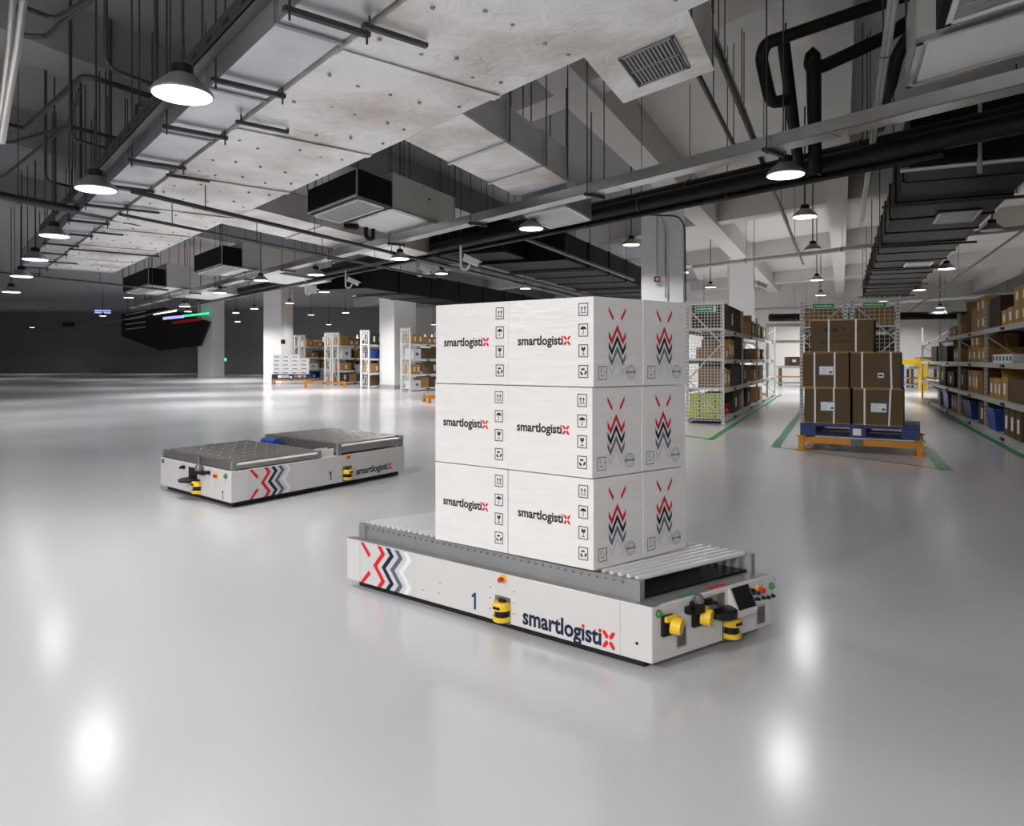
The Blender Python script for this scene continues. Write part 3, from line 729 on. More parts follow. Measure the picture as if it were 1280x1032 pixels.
# signs and lights at the far left
s0 = PD(205, 351, 30); tag(MB().sheet([s0, PD(240, 344, 30), PD(240, 336, 30), PD(205, 343, 30)], (0, 1, 0), .08).build('led_sign', M_REDSIG), 'slim red glowing sign under the ceiling pipes', 'sign')
bt = thing('hanging_light_board', 'dark hanging display board with white blue green and red light bars', 'sign', PD(207, 436, 50))
pb_ = MB().sheet([PD(152, 420, 50), PD(200, 438, 50), PD(250, 432, 50), PD(262, 402, 50), PD(205, 384, 50), PD(152, 392, 50)], (0, 1, 0), .3).build('board', M_BLACK, bt)
def bar(x0, y0, x1, y1, t, m, nm): MB().sheet([PD(x0, y0, 49.95), PD(x1, y1, 49.95), PD(x1, y1 - t, 49.95), PD(x0, y0 - t, 49.95)], (0, -1, 0), .05).build(nm, m, pb_)
bar(192, 393.5, 221, 389, 2.2, M_LWHITE, 'white_light_bar'); bar(204, 399.5, 230, 397, 3.2, M_LBLU2, 'blue_light_bar')
bar(229, 396, 261, 392.5, 2.2, M_LGREEN, 'green_light_bar'); bar(216, 405, 252, 400, 3, M_REDP, 'red_light_bar')
for k in range(4): bar(157, 394 + 6 * k, 182, 389.5 + 6.5 * k, 1.0, M_RACKG, 'grey_strip')
rods(MB(), [PD(160, 392, 50.1), PD(250, 397, 50.1)], .03).build_each('hanger_rod', M_ROD, bt)
for (y, lab) in ((369.5, 'upper blue glowing strip light before the dark wall'), (388.5, 'lower blue glowing strip light on the dark wall')):
    b0 = thing('strip_light', lab, 'light', PD(128, y, 55))
    for k in (0, 1): MB().sheet([PD(118, y + 2.6 * k, 55), PD(138, y + .6 + 2.6 * k, 55), PD(138, y - 1 + 2.6 * k, 55), PD(118, y - 1.6 + 2.6 * k, 55)], (0, 1, 0), .05).build('glow_tube', M_LBLU2, b0)
    rods(MB(), [PD(128, y - 1, 55.1)], .02).build('hanger_rod', M_ROD, b0)
es = MB().sheet([PD(277, 451, 62), PD(283, 451, 62), PD(283, 447.5, 62), PD(277, 447.5, 62)], (0, -1, 0), .06).build('exit_sign', M_LGREEN)
tag(es, 'small green glowing exit sign on the grey wall', 'sign')
vb = MB().sheet([PD(79, 408, 65.9), PD(92, 408, 65.9), PD(92, 403.5, 65.9), PD(79, 403.5, 65.9)], (0, -1, 0), .1).build('wall_vent', M_BLACK)
tag(vb, 'small black vent high on the dark wall', 'vent')

# ================================================================== RACKS
FR = frame(Vector((0, 0, 0)), R, A)
def rack(label, near, w_, bays, levels, H, mesh=True, sign=True, m=M_RACKG, mend=None, side='R', group=None, brace='z', th=.045, wire=.05):
    """near: near-left floor corner; local x across, y along the aisle"""
    t = thing('storage_rack', label, 'rack', near, group); T = frame(near, R, A); mend = mend or m
    ys = [0]
    for b in bays: ys.append(ys[-1] + b)
    for i, y in enumerate(ys):
        for x in (0, w_ - th):
            p = MB(T).box(x, y, 0, x + th, y + th, H).box(x - .02, y - .02, 0, x + th + .02, y + th + .02, .01).build('upright', mend if i == 0 else m, t)
            if i < 2 and near.y < 17:
                hm = MB(T)
                for k in range(int(H / .075)):
                    z = .05 + .075 * k
                    hm.box(x + .014, y - .0015, z, x + th - .014, y, z + .028)
                    xf = x + th if side == 'R' else x - .0015
                    hm.box(xf, y + .014, z, xf + .0015, y + th - .014, z + .028)
                h_ = hm.build('upright_slots', M_RAILD, p); h_['kind'] = 'stuff'
        # zigzag braces of each frame
        zs = [.12, .12 + (H - .2) / 4 * 1, .12 + (H - .2) / 4 * 2, .12 + (H - .2) / 4 * 3, H - .1] if i else [.12, H * .36, H * .66, H * .95]
        for k in range(len(zs) - 1):
            x0, x1 = (th, w_ - th) if (k % 2 == 0) != (brace == 'z') else (w_ - th, th)
            MB(T).tube([(x0, y + .02, zs[k]), (x1, y + .02, zs[k + 1])], .014, 6).build('brace', mend if i == 0 else m, t)
    for j, b in enumerate(bays):
        for z in levels:
            sh = MB(T).box(.02, ys[j] + th, z - .02, w_ - .02, ys[j + 1], z).build('shelf', m, t)
            for x in (0, w_ - .02):
                MB(T).box(x - .006, ys[j] + th, z - .085, x + .026, ys[j + 1], z - .005).build('shelf_beam', m, sh)
            xs = w_ + .006 if side == 'R' else -.026
            MB(T).box(xs, (ys[j] + ys[j + 1]) / 2 - .12, z - .07, xs + .02, (ys[j] + ys[j + 1]) / 2 + .12, z - .03).build('beam_clip', M_BLACK, sh)
        if j and random.random() < .6:
            z = levels[-2]; MB(T).tube([(w_ * .5, ys[j], z + .05), (w_ * .5, ys[j] + .5, levels[-1] - .1)], .014, 6).build('brace', m, t)
    if mesh:
        g = MB(T); n = int(w_ / wire); wr = .0045
        for k in range(n + 1): g.box(w_ * k / n - wr, -.012, .06, w_ * k / n + wr, -.004, H + .05)
        for k in range(int(H / wire) + 1): g.box(0, -.012, .06 + wire * k - wr, w_, -.004, .06 + wire * k + wr)
        o = g.build('wire_mesh', mend, t); o['kind'] = 'stuff'
        MB(T).box(0, -.02, H - .05, w_, .0, H - .01).build('end_rail', mend, t)
        for z in levels[1:]: MB(T).box(0, -.016, z - .02, w_, .0, z + .01).build('end_rail', mend, t)
    if sign:
        s_ = MB(T).box(w_ * .25, -.03, H - .19, w_ * .80, -.022, H - .07).build('shelf_sign', M_PAPER, t)
        MB(T).box(w_ * .27, -.034, H - .175, w_ * .73, -.030, H - .085).build('green_strip', M_SIGN, s_)
        k = MB(T); rr = random.Random(near.x); x = w_ * .30
        while x < w_ * .68:
            ww = rr.uniform(.010, .03); hh = rr.uniform(.025, .045); k.box(x, -.036, H - .13 - hh / 2, x + ww, -.034, H - .13 + hh / 2); x += ww + .008
        k.build('white_lettering', M_PAPER, s_)
    return t, T, ys
CARDS = {'b': M_CARD, 't': M_CARDL, 'd': M_CARDD}
_boxm = {}; REG = {}
def carton(T, x0, y0, z, dx, dy, h, kind, front, label, group, nlab=1, flap=False):
    """cardboard box standing on a shelf, printed labels on its aisle face"""
    key = (round(dx, 2), round(dy, 2), round(h, 2), kind, front, nlab, flap)
    loc = T @ Vector((x0 + dx / 2, y0 + dy / 2, z))
    if key in _boxm:
        r = copy_tree(_boxm[key], loc, label, group); REG.setdefault((group, round(z, 2)), []).append((y0, r, kind)); return r
    t = thing('cardboard_box', label, 'box', loc, group)
    q = frame(loc, R, A)
    hx, hy = dx / 2, dy / 2
    MB(q).box(-hx, -hy, 0, hx, hy, h).build('carton', CARDS[kind], t)
    sx = hx if front == 'R' else -hx - .004
    for k in range(nlab):
        c_ = -hy + dy * (k + .5) / nlab; lw = min(.14, dy / nlab * .36)
        MB(q).box(sx, c_ - lw / 2, h * .25, sx + .004, c_ + lw / 2, h * .72).build('paper_label', M_PAPER, t)
    MB(q).box(-hx - .002, -.025, h, hx + .002, .025, h + .002).build('packing_tape', M_CARDL, t)
    if flap:
        s_ = 1 if front == 'R' else -1
        MB(q).para((-hx, hy - .01, h), (2 * hx, 0, 0), (0, .12, .2), (0, .006, 0)).build('open_flap', M_CARDL, t)
    _boxm[key] = t; REG.setdefault((group, round(z, 2)), []).append((y0, t, kind)); return t
def bin_(T, x0, y0, z, dx, dy, h, label, group, m=M_BLUEB):
    loc = T @ Vector((x0 + dx / 2, y0 + dy / 2, z)); t = thing('storage_bin', label, 'bin', loc, group); q = frame(loc, R, A)
    hx, hy = dx / 2, dy / 2; k = .88
    vs = [(-hx * k, -hy * k, 0), (hx * k, -hy * k, 0), (hx * k, hy * k, 0), (-hx * k, hy * k, 0), (-hx, -hy, h), (hx, -hy, h), (hx, hy, h), (-hx, hy, h)]
    vi = [(x * .94, y * .94, zz) for x, y, zz in vs[4:]] + [(x * .94, y * .94, .03) for x, y, zz in vs[:4]]
    MB(q).add(vs + vi, [(0, 3, 2, 1), (0, 1, 5, 4), (1, 2, 6, 5), (2, 3, 7, 6), (3, 0, 4, 7), (4, 5, 9, 8), (5, 6, 10, 9), (6, 7, 11, 10), (7, 4, 8, 11),
                        (8, 9, 13, 12), (9, 10, 14, 13), (10, 11, 15, 14), (11, 8, 12, 15), (12, 13, 14, 15)]).build('tub', m, t)
    g = MB(q); e = .02
    g.box(-hx - e, -hy - e, h - .05, hx + e, -hy, h); g.box(-hx - e, hy, h - .05, hx + e, hy + e, h); g.box(-hx - e, -hy, h - .05, -hx, hy, h); g.box(hx, -hy, h - .05, hx + e, hy, h)
    g.build('rim', m, t); return t

# --- rack with yellow packs
w1 = .73; near = G(905, 530) - R * w1
lv = [.10, .68, 1.25, 1.84]
rk, T1, ys1 = rack('white mesh ended rack holding the yellow packs', near, w1, [2.98, 3.1, 3.0, 2.8], lv, 2.36, m=M_RACKG, mend=M_RACKW, side='R', brace='z', wire=.058)
gY = 'yellow wrapped packs on the bottom shelf'
for k in range(5):
    for j in range(2):
        q = MB(T1); z = lv[0] + .095 * k
        loc = T1 @ Vector((.2 + .3 * j, .3, z)); q = MB(frame(loc, R, A))
        o = thing('yellow_pack', 'bright yellow wrapped flat pack, %s layer of the yellow stack on rack' % ('bottom', 'second', 'middle', 'fourth', 'top')[k], 'package', loc, gY)
        MB(frame(loc, R, A)).box(-.145, -.22, 0, .145, .34, .09).build('wrapped_body', M_NEON, o, bevel=.008)
        MB(frame(loc, R, A)).box(.04, -.222, .02, .06, -.22, .07).build('printed_mark', M_PGREY, o)
def rs(label, T, xs, y, lev, items, front, group):
    """lay boxes along a shelf: (dy, dx, h, kind, nlab, flap, gap)"""
    for (dy, dx, h, kd, nl, fl_, gap) in items:
        x0 = xs - dx if front == 'R' else xs
        carton(T, x0, y, lev, dx, dy, h, kd, front, label[kd], group, nl, fl_); y += dy + gap
    return y
ORD = ['first', 'second', 'third', 'fourth', 'fifth', 'sixth', 'seventh', 'eighth', 'ninth', 'tenth', 'eleventh', 'twelfth', 'thirteenth']
def lab(t_): return {'b': 'brown box ' + t_, 't': 'tan box ' + t_, 'd': 'dark brown box ' + t_}
gs = ['boxes on the bottom shelf of the yellow pack rack', 'boxes on the second shelf of the yellow pack rack', 'boxes on the third shelf of the yellow pack rack', 'boxes on the top shelf of the yellow pack rack']
sh = ['on the bottom shelf of the rack with yellow packs', 'on the second shelf of the rack with yellow packs', 'on the third shelf of the rack with yellow packs', 'on the top shelf of the rack with yellow packs']
rv = random.Random(3)
xf = w1 - .04
rs(lab(sh[0]), T1, xf, 1.6, lv[0], [(.9, .6, .44, 'd', 1, False, .35), (.3, .5, .46, 't', 1, False, .02), (.28, .5, .30, 't', 1, False, .5), (1.0, .6, .45, 'd', 1, False, .9), (.5, .5, .30, 't', 1, False, .7), (.7, .6, .36, 't', 1, False, .1)], 'R', gs[0])
rs(lab(sh[1]), T1, xf, .3, lv[1], [(.4, .5, .40, 't', 1, False, .04), (.4, .5, .36, 't', 1, False, .12), (1.5, .66, .50, 'd', 0, False, .4), (1.0, .6, .42, 'd', 1, False, 1.4), (.5, .55, .30, 't', 1, False, .05), (.5, .55, .42, 't', 1, False, .3), (1.1, .6, .4, 'd', 0, False, .2)], 'R', gs[1])  # wide dark boxes added here and below to darken the view through the mesh
rs(lab(sh[2]), T1, xf, .35, lv[2], [(.6, .55, .24, 't', 1, False, .03), (.35, .55, .42, 't', 2, False, .03), (.35, .55, .40, 't', 1, False, .1), (1.3, .66, .50, 'd', 0, False, .5), (.9, .6, .25, 'd', 0, False, 1.5), (.5, .5, .28, 't', 1, False, .05), (.5, .5, .3, 't', 2, False, .8), (.5, .5, .3, 'b', 1, False, 0)], 'R', gs[2])
rs(lab(sh[3]), T1, xf, .2, lv[3], [(2.5, .62, .52, 'd', 1, False, .1), (.5, .6, .52, 't', 2, False, 1.0), (.7, .55, .34, 't', 0, True, .1), (.5, .5, .4, 'b', 1, False, .3), (.5, .5, .3, 't', 1, False, .2), (.6, .5, .4, 'b', 1, False, .6), (1.1, .55, .36, 'b', 1, False, 0)], 'R', gs[3])
vt = thing('red_fittings', 'small red metal fitting beside the yellow packs', 'fitting', T1 @ Vector((xf - .1, 1.15, lv[0])))
MB(frame(vt.location, R, A)).cyl((0, -.1, .07), (0, .2, .07), .05).cyl((0, .05, .07), (.0, .05, .2), .035).build('valve_body', M_REDP, vt, smooth=True)
MB(frame(vt.location, R, A)).lathe((0, .05, .2), [(.08, 0), (.08, .02)], 14).build('hand_wheel', M_REDP, vt)
# --- back-to-back racks behind the pallet
wc = .93; near = G(1000, 521)
lvc = [.10, .72, 1.36, 1.95]
for j in (0, 1):
    rkc, TC, ysc = rack(('white mesh ended rack behind the left pallet boxes', 'white mesh ended rack behind the right pallet boxes')[j], near + R * (wc + .05) * j, wc, [2.9, 3.0, 3.0], lvc, 2.52, m=M_RACKG, mend=M_RACKW, side='LR'[j], brace='nz'[j], wire=.085, th=.07)
    for li, z in enumerate(lvc):
        sh_ = 'on the %s shelf of the mesh rack behind the %s pallet boxes' % (('bottom', 'second', 'third', 'top')[li], ('left', 'right')[j])
        rs(lab(sh_), TC, .08 if j == 0 else wc - .08, .2, z, [(.9, .74, .42, 'tbdt'[li], 1, False, .15), (.9, .74, .38, 'bdtb'[li], 1, False, .5), (1.2, .74, .4, 'dbbd'[li], 1, False, .3)], 'LR'[j], 'boxes ' + sh_)
# --- right rack with blue bins
wr = .75; s0 = G(1231, 540)
near = s0 - A * 3.1
lvr = [.09, .62, 1.20, 1.77]
rkr, TR, ysr = rack('grey steel rack holding blue bins beside the aisle', near, wr, [3.1, 3.1, 3.3, 4.3], lvr, 2.22, mesh=False, sign=False, m=M_RACKG, side='L')
MB(TR).box(wr + .02, 0, .1, wr + .03, 13.8, 2.2).build('back_sheet', M_RAILD, rkr)
sr = ['on the bottom shelf of the rack with blue bins', 'on the second shelf of the rack with blue bins', 'on the third shelf of the rack with blue bins', 'on the top shelf of the rack with blue bins']
gr_ = ['boxes ' + s for s in sr]
rs(lab(sr[0]), TR, .05, .6, lvr[0], [(.36, .55, .42, 'b', 1, False, .05), (.36, .55, .42, 'b', 1, False, .05), (.36, .55, .42, 'b', 1, False, .05)], 'L', gr_[0])
bin_(TR, .0, 2.25, lvr[0], .55, .72, .36, 'blue plastic bin with wide rim next to strapped boxes', 'blue bins on the bottom shelf')
rs(lab('standing tall ' + sr[0]), TR, .05, 3.35, lvr[0], [(.7, .55, .40, 'b', 1, False, 0)], 'L', gr_[0])
bin_(TR, .02, 4.75, lvr[0], .55, .95, .36, 'dark blue plastic bin between tall box and file boxes', 'blue bins on the bottom shelf', M_BLUE)
rs(lab('with folders ' + sr[0]), TR, .05, 6.45, lvr[0], [(.36, .5, .36, 't', 1, False, .06), (.36, .5, .36, 't', 1, False, .06), (.36, .5, .36, 't', 1, False, .06)], 'L', gr_[0])
bin_(TR, .02, 8.1, lvr[0], .55, .9, .42, 'blue plastic bin at far end of the rack', 'blue bins on the bottom shelf')
rs(lab(sr[0] + ' at its far end'), TR, .05, 9.8, lvr[0], [(.5, .55, .45, 'b', 1, False, .8)], 'L', gr_[0])
rs(lab(sr[1]), TR, .05, .25, lvr[1], [(1.2, .6, .34, 'b', 0, False, .05), (.45, .6, .36, 't', 1, True, .04), (.6, .6, .32, 't', 2, False, .04), (.35, .6, .32, 't', 1, False, .15), (.5, .6, .42, 'b', 0, True, .5), (.6, .6, .42, 't', 2, False, .03), (.5, .6, .42, 't', 1, False, .3), (.9, .55, .44, 'b', 1, True, .8), (1.0, .5, .34, 'd', 1, False, .5), (1.0, .5, .46, 'b', 1, False, .2)], 'L', gr_[1])
rs(lab(sr[2]), TR, .05, 3.2, lvr[2], [(.5, .6, .26, 't', 2, False, .03), (.5, .6, .26, 't', 1, False, .03), (.5, .6, .26, 't', 1, False, .03), (.5, .6, .26, 't', 1, False, 1.3), (.7, .6, .28, 't', 2, True, 1.1), (1.2, .6, .36, 'd', 0, False, .9), (1.2, .6, .40, 'd', 0, False, .2)], 'L', gr_[2])
rs(lab('stacked in second layer ' + sr[2]), TR, .05, 4.0, lvr[2] + .2625, [(.45, .6, .26, 't', 1, False, .03), (.45, .6, .26, 't', 1, False, 0)], 'L', gr_[2])
for k in range(6):
    loc = TR @ Vector((.16, 1.35 + .26 * k, lvr[2])); o = thing('small_white_pack', 'small whitish pack in a row on rack shelf', 'package', loc, 'row of small whitish packs')
    q = frame(loc, R, A); MB(q).box(-.1, -.12, 0, .1, .12, .13).build('pack_body', M_WPACK, o); MB(q).box(-.104, -.06, .03, -.1, .06, .10).build('printed_mark', M_PGREY2, o)
rs(lab('in darkness ' + sr[2]), TR, .2, .15, lvr[2], [(1.0, .5, .3, 'd', 0, False, .1)], 'L', gr_[2])
rs(lab(sr[3]), TR, .05, .2, lvr[3], [(.42, .6, .26, 't', 1, False, .03), (.42, .6, .26, 't', 1, False, .03), (.42, .6, .26, 't', 1, False, .03), (.42, .6, .24, 't', 1, False, .1), (.85, .65, .5, 'd', 0, False, .45), (.45, .6, .30, 't', 1, False, .02), (.45, .6, .30, 't', 1, False, .02), (.55, .6, .45, 't', 0, False, .02), (.55, .6, .45, 'b', 0, True, .3), (1.0, .6, .26, 't', 1, True, .2), (.6, .5, .22, 't', 1, False, .05), (.6, .5, .22, 't', 1, False, .05)], 'L', gr_[3])
rs(lab('stacked in second layer ' + sr[3]), TR, .05, .2, lvr[3] + .2625, [(.42, .6, .26, 't', 1, False, .03), (.42, .6, .26, 't', 1, False, 0)], 'L', gr_[3])
rs(lab('stacked high beside post ' + sr[3]), TR, .05, 3.37, lvr[3] + .3025, [(.45, .6, .30, 't', 1, False, .02), (.45, .6, .30, 't', 1, False, .02)], 'L', gr_[3])
# --- left racks seen end on
def left_rack(label, x0, x1, yb, H, two, seed, name):
    near = G(x0, yb); wdt = (G(x1, yb) - near).dot(R)
    n = 2 if two else 1; wd = wdt / n; rr = random.Random(seed)
    for j in range(n):
        lab_ = label if n == 1 else label + (' nearer the pillar' if j == 0 else ', its twin')
        lv_ = [.12, H * .27, H * .52, H * .76]
        rk_, T_, ys_ = rack(lab_, near + R * (wd + .02) * j, wd - .02, [2.6, 2.6, 2.6], lv_, H, m=M_RACKW, mend=M_RACKW, side='R', brace='nz'[j] if n == 2 else 'n', wire=.09, th=.06)
        for li, z in enumerate(lv_):
            y = .25; base = 'on the %s shelf of the %s' % (('bottom', 'second', 'third', 'top')[li], name + (('', '')[j] if n == 1 else (' (pillar side)', ' (twin)')[j]))
            while y < 7.2:
                dy = rr.choice((.6, .8, 1.0)); kd = rr.choice('tbdtb'); h = rr.uniform(.3, .48); h = round(h * 10) / 10
                if (rr.random() < .16 and li < 3) or (seed == 3 and li == 2) :
                    bin_(T_, .02, y, z, wd - .12, dy, h, 'blue plastic bin ' + base, 'blue bins ' + base)
                elif rr.random() < .2:
                    loc = T_ @ Vector((wd / 2, y + dy / 2, z)); o = thing('white_carton', 'white carton ' + base, 'box', loc, 'white cartons ' + base)
                    MB(frame(loc, R, A)).box(-wd * .4, -dy * .45, 0, wd * .4, dy * .45, h).build('carton', M_WPACK, o)
                    MB(frame(loc, R, A)).box(wd * .4, -.1, h * .3, wd * .4 + .004, .1, h * .6).build('printed_mark', M_PGREY2, o)
                else: carton(T_, .02, y, z, wd - .1, dy, h, kd, 'R', lab(base)[kd], 'boxes ' + base, rr.choice((0, 1, 1, 2)))
                y += dy + rr.choice((.05, .3, .7))
left_rack('white mesh ended rack behind the pallet of white packs', 367, 387, 475.5, 2.65, True, 1, 'rack behind white packs')
left_rack('white mesh ended rack behind the empty orange stand', 405.5, 430, 480.5, 2.55, True, 2, 'rack behind empty stand')
left_rack('white mesh ended rack left of the banded pillar', 450.5, 465.5, 485.5, 2.48, False, 3, 'rack left of banded pillar')
left_rack('white mesh ended rack right of the banded pillar', 500.5, 517, 489, 2.45, False, 4, 'rack right of banded pillar')

seen_z = {}
for (g_, z_), lst in sorted(REG.items(), key=lambda kv: (kv[0][0], kv[0][1])):
    blue = 'blue bins' in g_; up = 'upper layer, ' if seen_z.get(g_) else ''; seen_z[g_] = 1
    sh_ = g_.replace('boxes on the ', '').replace('of the ', 'of ').replace('behind the ', 'behind ')
    for k, (y_, o_, kd_) in enumerate(sorted(lst, key=lambda q: q[0], reverse=blue)):
        o_['label'] = '%s box, %s%s from %s end, %s' % ({'b': 'brown', 't': 'tan', 'd': 'dark brown'}[kd_], up, ORD[k], 'yellow frame' if blue else 'mesh', sh_)
# ================================================================== PALLETS, STANDS
def stand(label, o, fx, fy, wx, wy, h=.2):
    """orange steel pallet stand; o near-left corner, fx along the front, fy to the back"""
    t = thing('pallet_stand', label, 'stand', o); T = frame(o, fx, fy); b = .07
    for x in (0, wx - b):
        for y in (0, wy - b):
            l = MB(T).box(x, y, .012, x + b, y + b, h).build('leg', M_ORANGE, t)
            MB(T).box(x - .05, y - .05, 0, x + b + .05, y + b + .05, .012).build('foot_plate', M_ORANGE, l)
            MB(T).box(x - .03, y - .03, h, x + b + .03, y + b + .03, h + .012).build('top_plate', M_ORANGE, l)
    for y in (0, wy - b): MB(T).box(b, y + .01, h - .09, wx - b, y + b - .01, h - .01).build('rail', M_ORANGE, t)
    for x in (0, wx - b): MB(T).box(x + .01, b, h - .09, x + b - .01, wy - b, h - .01).build('rail', M_ORANGE, t)
    MB(T).box(wx * .44, -.003, h - .085, wx * .54, .012, h - .015).build('name_plate', M_PGREY2, t)
    return t, T
def pallet(label, o, fx, fy, wx, wy, h=.16):
    t = thing('plastic_pallet', label, 'pallet', o); T = frame(o, fx, fy)
    MB(T).box(0, 0, h - .04, wx, wy, h).build('deck', M_BLUE, t, bevel=.006)
    for i in range(3):
        for j in range(3):
            x = (wx - .2) * i / 2; y = (wy - .18) * j / 2
            MB(T).box(x, y, .02, x + .2, y + .18, h - .04).build('block', M_BLUE, t)
    for j in range(3):
        y = (wy - .18) * j / 2; MB(T).box(0, y, 0, wx, y + .18, .02).build('runner', M_BLUE, t)
    MB(T).box(wx * .46, -.004, .03, wx * .53, 0, .12).build('paper_label', M_PAPER, t)
    return t, T
ang = math.radians(-30); fx = Vector((math.cos(ang), math.sin(ang), 0)); fy = Vector((-fx.y, fx.x, 0))
SO = Vector((3.97, 9.98, 0)); SWX, SWY = 1.50, 1.15
st, TS = stand('orange steel stand under the blue pallet of brown boxes', SO, fx, fy, SWX, SWY, .19)
PO = SO + fx * .02 + fy * .02 + UP * .203
pl, TPL = pallet('blue plastic pallet carrying strapped brown boxes', PO, fx, fy, 1.44, 1.08, .17)
def strapped(label, px, py, dz, dx, dy, h, straps, lbl, rot=0.0, printed=False):
    o = TPL @ Vector((px, py, dz)); t = thing('strapped_box', label, 'box', o, None)
    T = frame(o, fx, fy) @ Matrix.Rotation(rot, 4, 'Z')
    MB(T).box(0, 0, 0, dx, dy, h).build('carton', M_CARD, t, bevel=.006)
    for z_ in (.001, h - .012): MB(T).box(.004, -.0015, z_, dx - .004, 0, z_ + .011).build('lit_edge', M_CARDL, t)  # tan strips paint the orange light along the box edges
    for s, tilt in straps:
        m = MB(T); x = dx * s
        m.sheet([(x, -.003, 0), (x + .022, -.003, 0), (x + .022 + tilt, -.003, h), (x + tilt, -.003, h)], (0, 1, 0), .003)
        m.box(x + tilt, 0, h, x + .022 + tilt, dy, h + .003)
        m.build('packing_strap', M_STRAP, t)
    if lbl == 'blue':
        l = MB(T).box(dx * .36, -.005, h * .35, dx * .68, -.001, h * .62).build('shipping_label', M_LBLUE, t)
        MB(T).box(dx * .37, -.007, h * .37, dx * .67, -.005, h * .60).build('label_paper', M_PAPER, l)
        k = MB(T)
        for r_ in range(4): k.box(dx * .39, -.009, h * (.41 + .045 * r_), dx * (.50 + .03 * (r_ % 2)), -.007, h * (.415 + .045 * r_))
        k.box(dx * .58, -.009, h * .41, dx * .65, -.007, h * .47); k.build('label_print', M_PGREY2, l)
    if lbl == 'small':
        l = MB(T).box(dx * .55, -.005, h * .30, dx * .67, -.001, h * .43).build('shipping_label', M_PAPER, t)
        MB(T).box(dx * .57, -.007, h * .34, dx * .65, -.005, h * .39).build('label_print', M_PGREY, l)
    if printed:
        k = MB(T); rr = random.Random(5)
        for j, (x0, x1, z, hh) in enumerate(((.22, .32, .62, .12), (.34, .44, .62, .12), (.52, .56, .64, .09), (.68, .76, .64, .09), (.42, .56, .50, .025), (.15, .70, .34, .02), (.15, .36, .28, .03), (.44, .72, .29, .015))):
            k.box(dx * x0, -.002, h * z, dx * x1, 0, h * (z + hh))
        k.build('faded_print', M_CARDD, t)
    return t
bh, bz = .485, .172
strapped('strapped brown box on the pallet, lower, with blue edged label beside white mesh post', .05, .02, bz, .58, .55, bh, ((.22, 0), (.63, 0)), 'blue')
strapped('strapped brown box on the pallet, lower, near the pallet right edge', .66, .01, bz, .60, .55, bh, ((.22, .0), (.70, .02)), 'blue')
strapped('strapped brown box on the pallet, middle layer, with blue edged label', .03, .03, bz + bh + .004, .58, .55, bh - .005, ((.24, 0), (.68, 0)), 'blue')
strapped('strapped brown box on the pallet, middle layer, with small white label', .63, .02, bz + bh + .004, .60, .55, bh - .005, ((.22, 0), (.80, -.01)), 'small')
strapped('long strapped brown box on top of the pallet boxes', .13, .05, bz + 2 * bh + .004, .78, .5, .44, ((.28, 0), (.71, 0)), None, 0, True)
# left side stands and the pallet of white packs
a2 = math.radians(33); gx = Vector((math.cos(a2), math.sin(a2), 0)); gy = Vector((-gx.y, gx.x, 0))
def stand_at(label, px, py, wx, wy, ang, h=.22):
    a = math.radians(ang); x = Vector((math.cos(a), math.sin(a), 0)); y = Vector((-x.y, x.x, 0))
    return stand(label, G(px, py), x, y, wx, wy, h), x, y
(s1, T_s1), x1, y1 = stand_at('orange steel stand under pallet of white packs', 339.5, 480, 1.9, 1.3, 14, .26)
PO2 = G(339.5, 480) + UP * .273
p2, TP2 = pallet('blue plastic pallet carrying stacked white packs', PO2, x1, y1, 1.88, 1.28, .22)
gP = 'white paper packs stacked on the pallet'
proto = None
for lay in range(5):
    for i in range(4):
        for j in range(3):
            if lay == 4 and (i > 2 or j == 0): continue
            if lay < 4 and not (j == 0 or i == 0 or lay == 3 or i == 3): continue
            loc = TP2 @ Vector((.04 + .44 * i + .02 * (lay % 2), .05 + .40 * j, .223 + .202 * lay))
            if proto is None:
                proto = thing('paper_pack', 'white flat carton, bottom layer of the stack on the blue pallet', 'box', loc, gP)
                q = frame(loc, x1, y1); MB(q).box(0, 0, 0, .43, .38, .198).build('carton', M_WPACK, proto, bevel=.006)
                MB(q).box(.06, -.002, .05, .30, 0, .09).build('printed_mark', M_PGREY2, proto)
                MB(q).box(-.002, .08, .05, 0, .26, .09).build('side_mark', M_PGREY2, proto)
            else: copy_tree(proto, loc)['label'] = 'white flat carton, %s layer of the stack on the blue pallet' % ('bottom', 'second', 'middle', 'fourth', 'top')[lay]
stand_at('empty orange steel stand in front of the left racks', 380.5, 484.5, 1.75, 1.25, 14, .24)
stand_at('empty orange steel stand partly behind the white cartons', 536, 504, 1.2, 1.0, 16, .22)

# far end machines: conveyor tables behind the racks
def conveyor(label, o, fx_, L_, h, wd, m):
    y_ = Vector((-fx_.y, fx_.x, 0)); t = thing('conveyor_table', label, 'conveyor', o); T = frame(o, fx_, y_)
    MB(T).box(0, 0, h - .12, L_, wd, h).build('bed', m, t)
    for x in (.1, L_ / 2, L_ - .2):
        for y in (.02, wd - .12): MB(T).box(x, y, 0, x + .1, y + .1, h - .12).build('leg', M_RAILD, t)
    MB(T).box(0, 0, h * .42, L_, wd, h * .47).build('lower_shelf', M_ORANGE, t)
    MB(T).box(0, 0, .10, L_, wd, .16).build('bottom_shelf', M_RACKG, t)
    return t, T
ex_ = Vector((.96, -.28, 0)).normalized()
ct1, TC1 = conveyor('long packing conveyor at the far end of yellow pack aisle', G(972, 482), ex_, 7.0, .95, .9, M_RACKG)
ct2, TC2 = conveyor('packing conveyor at the far end of blue bin aisle', G(1136, 484.5), ex_, 3.4, .95, .9, M_RACKG)
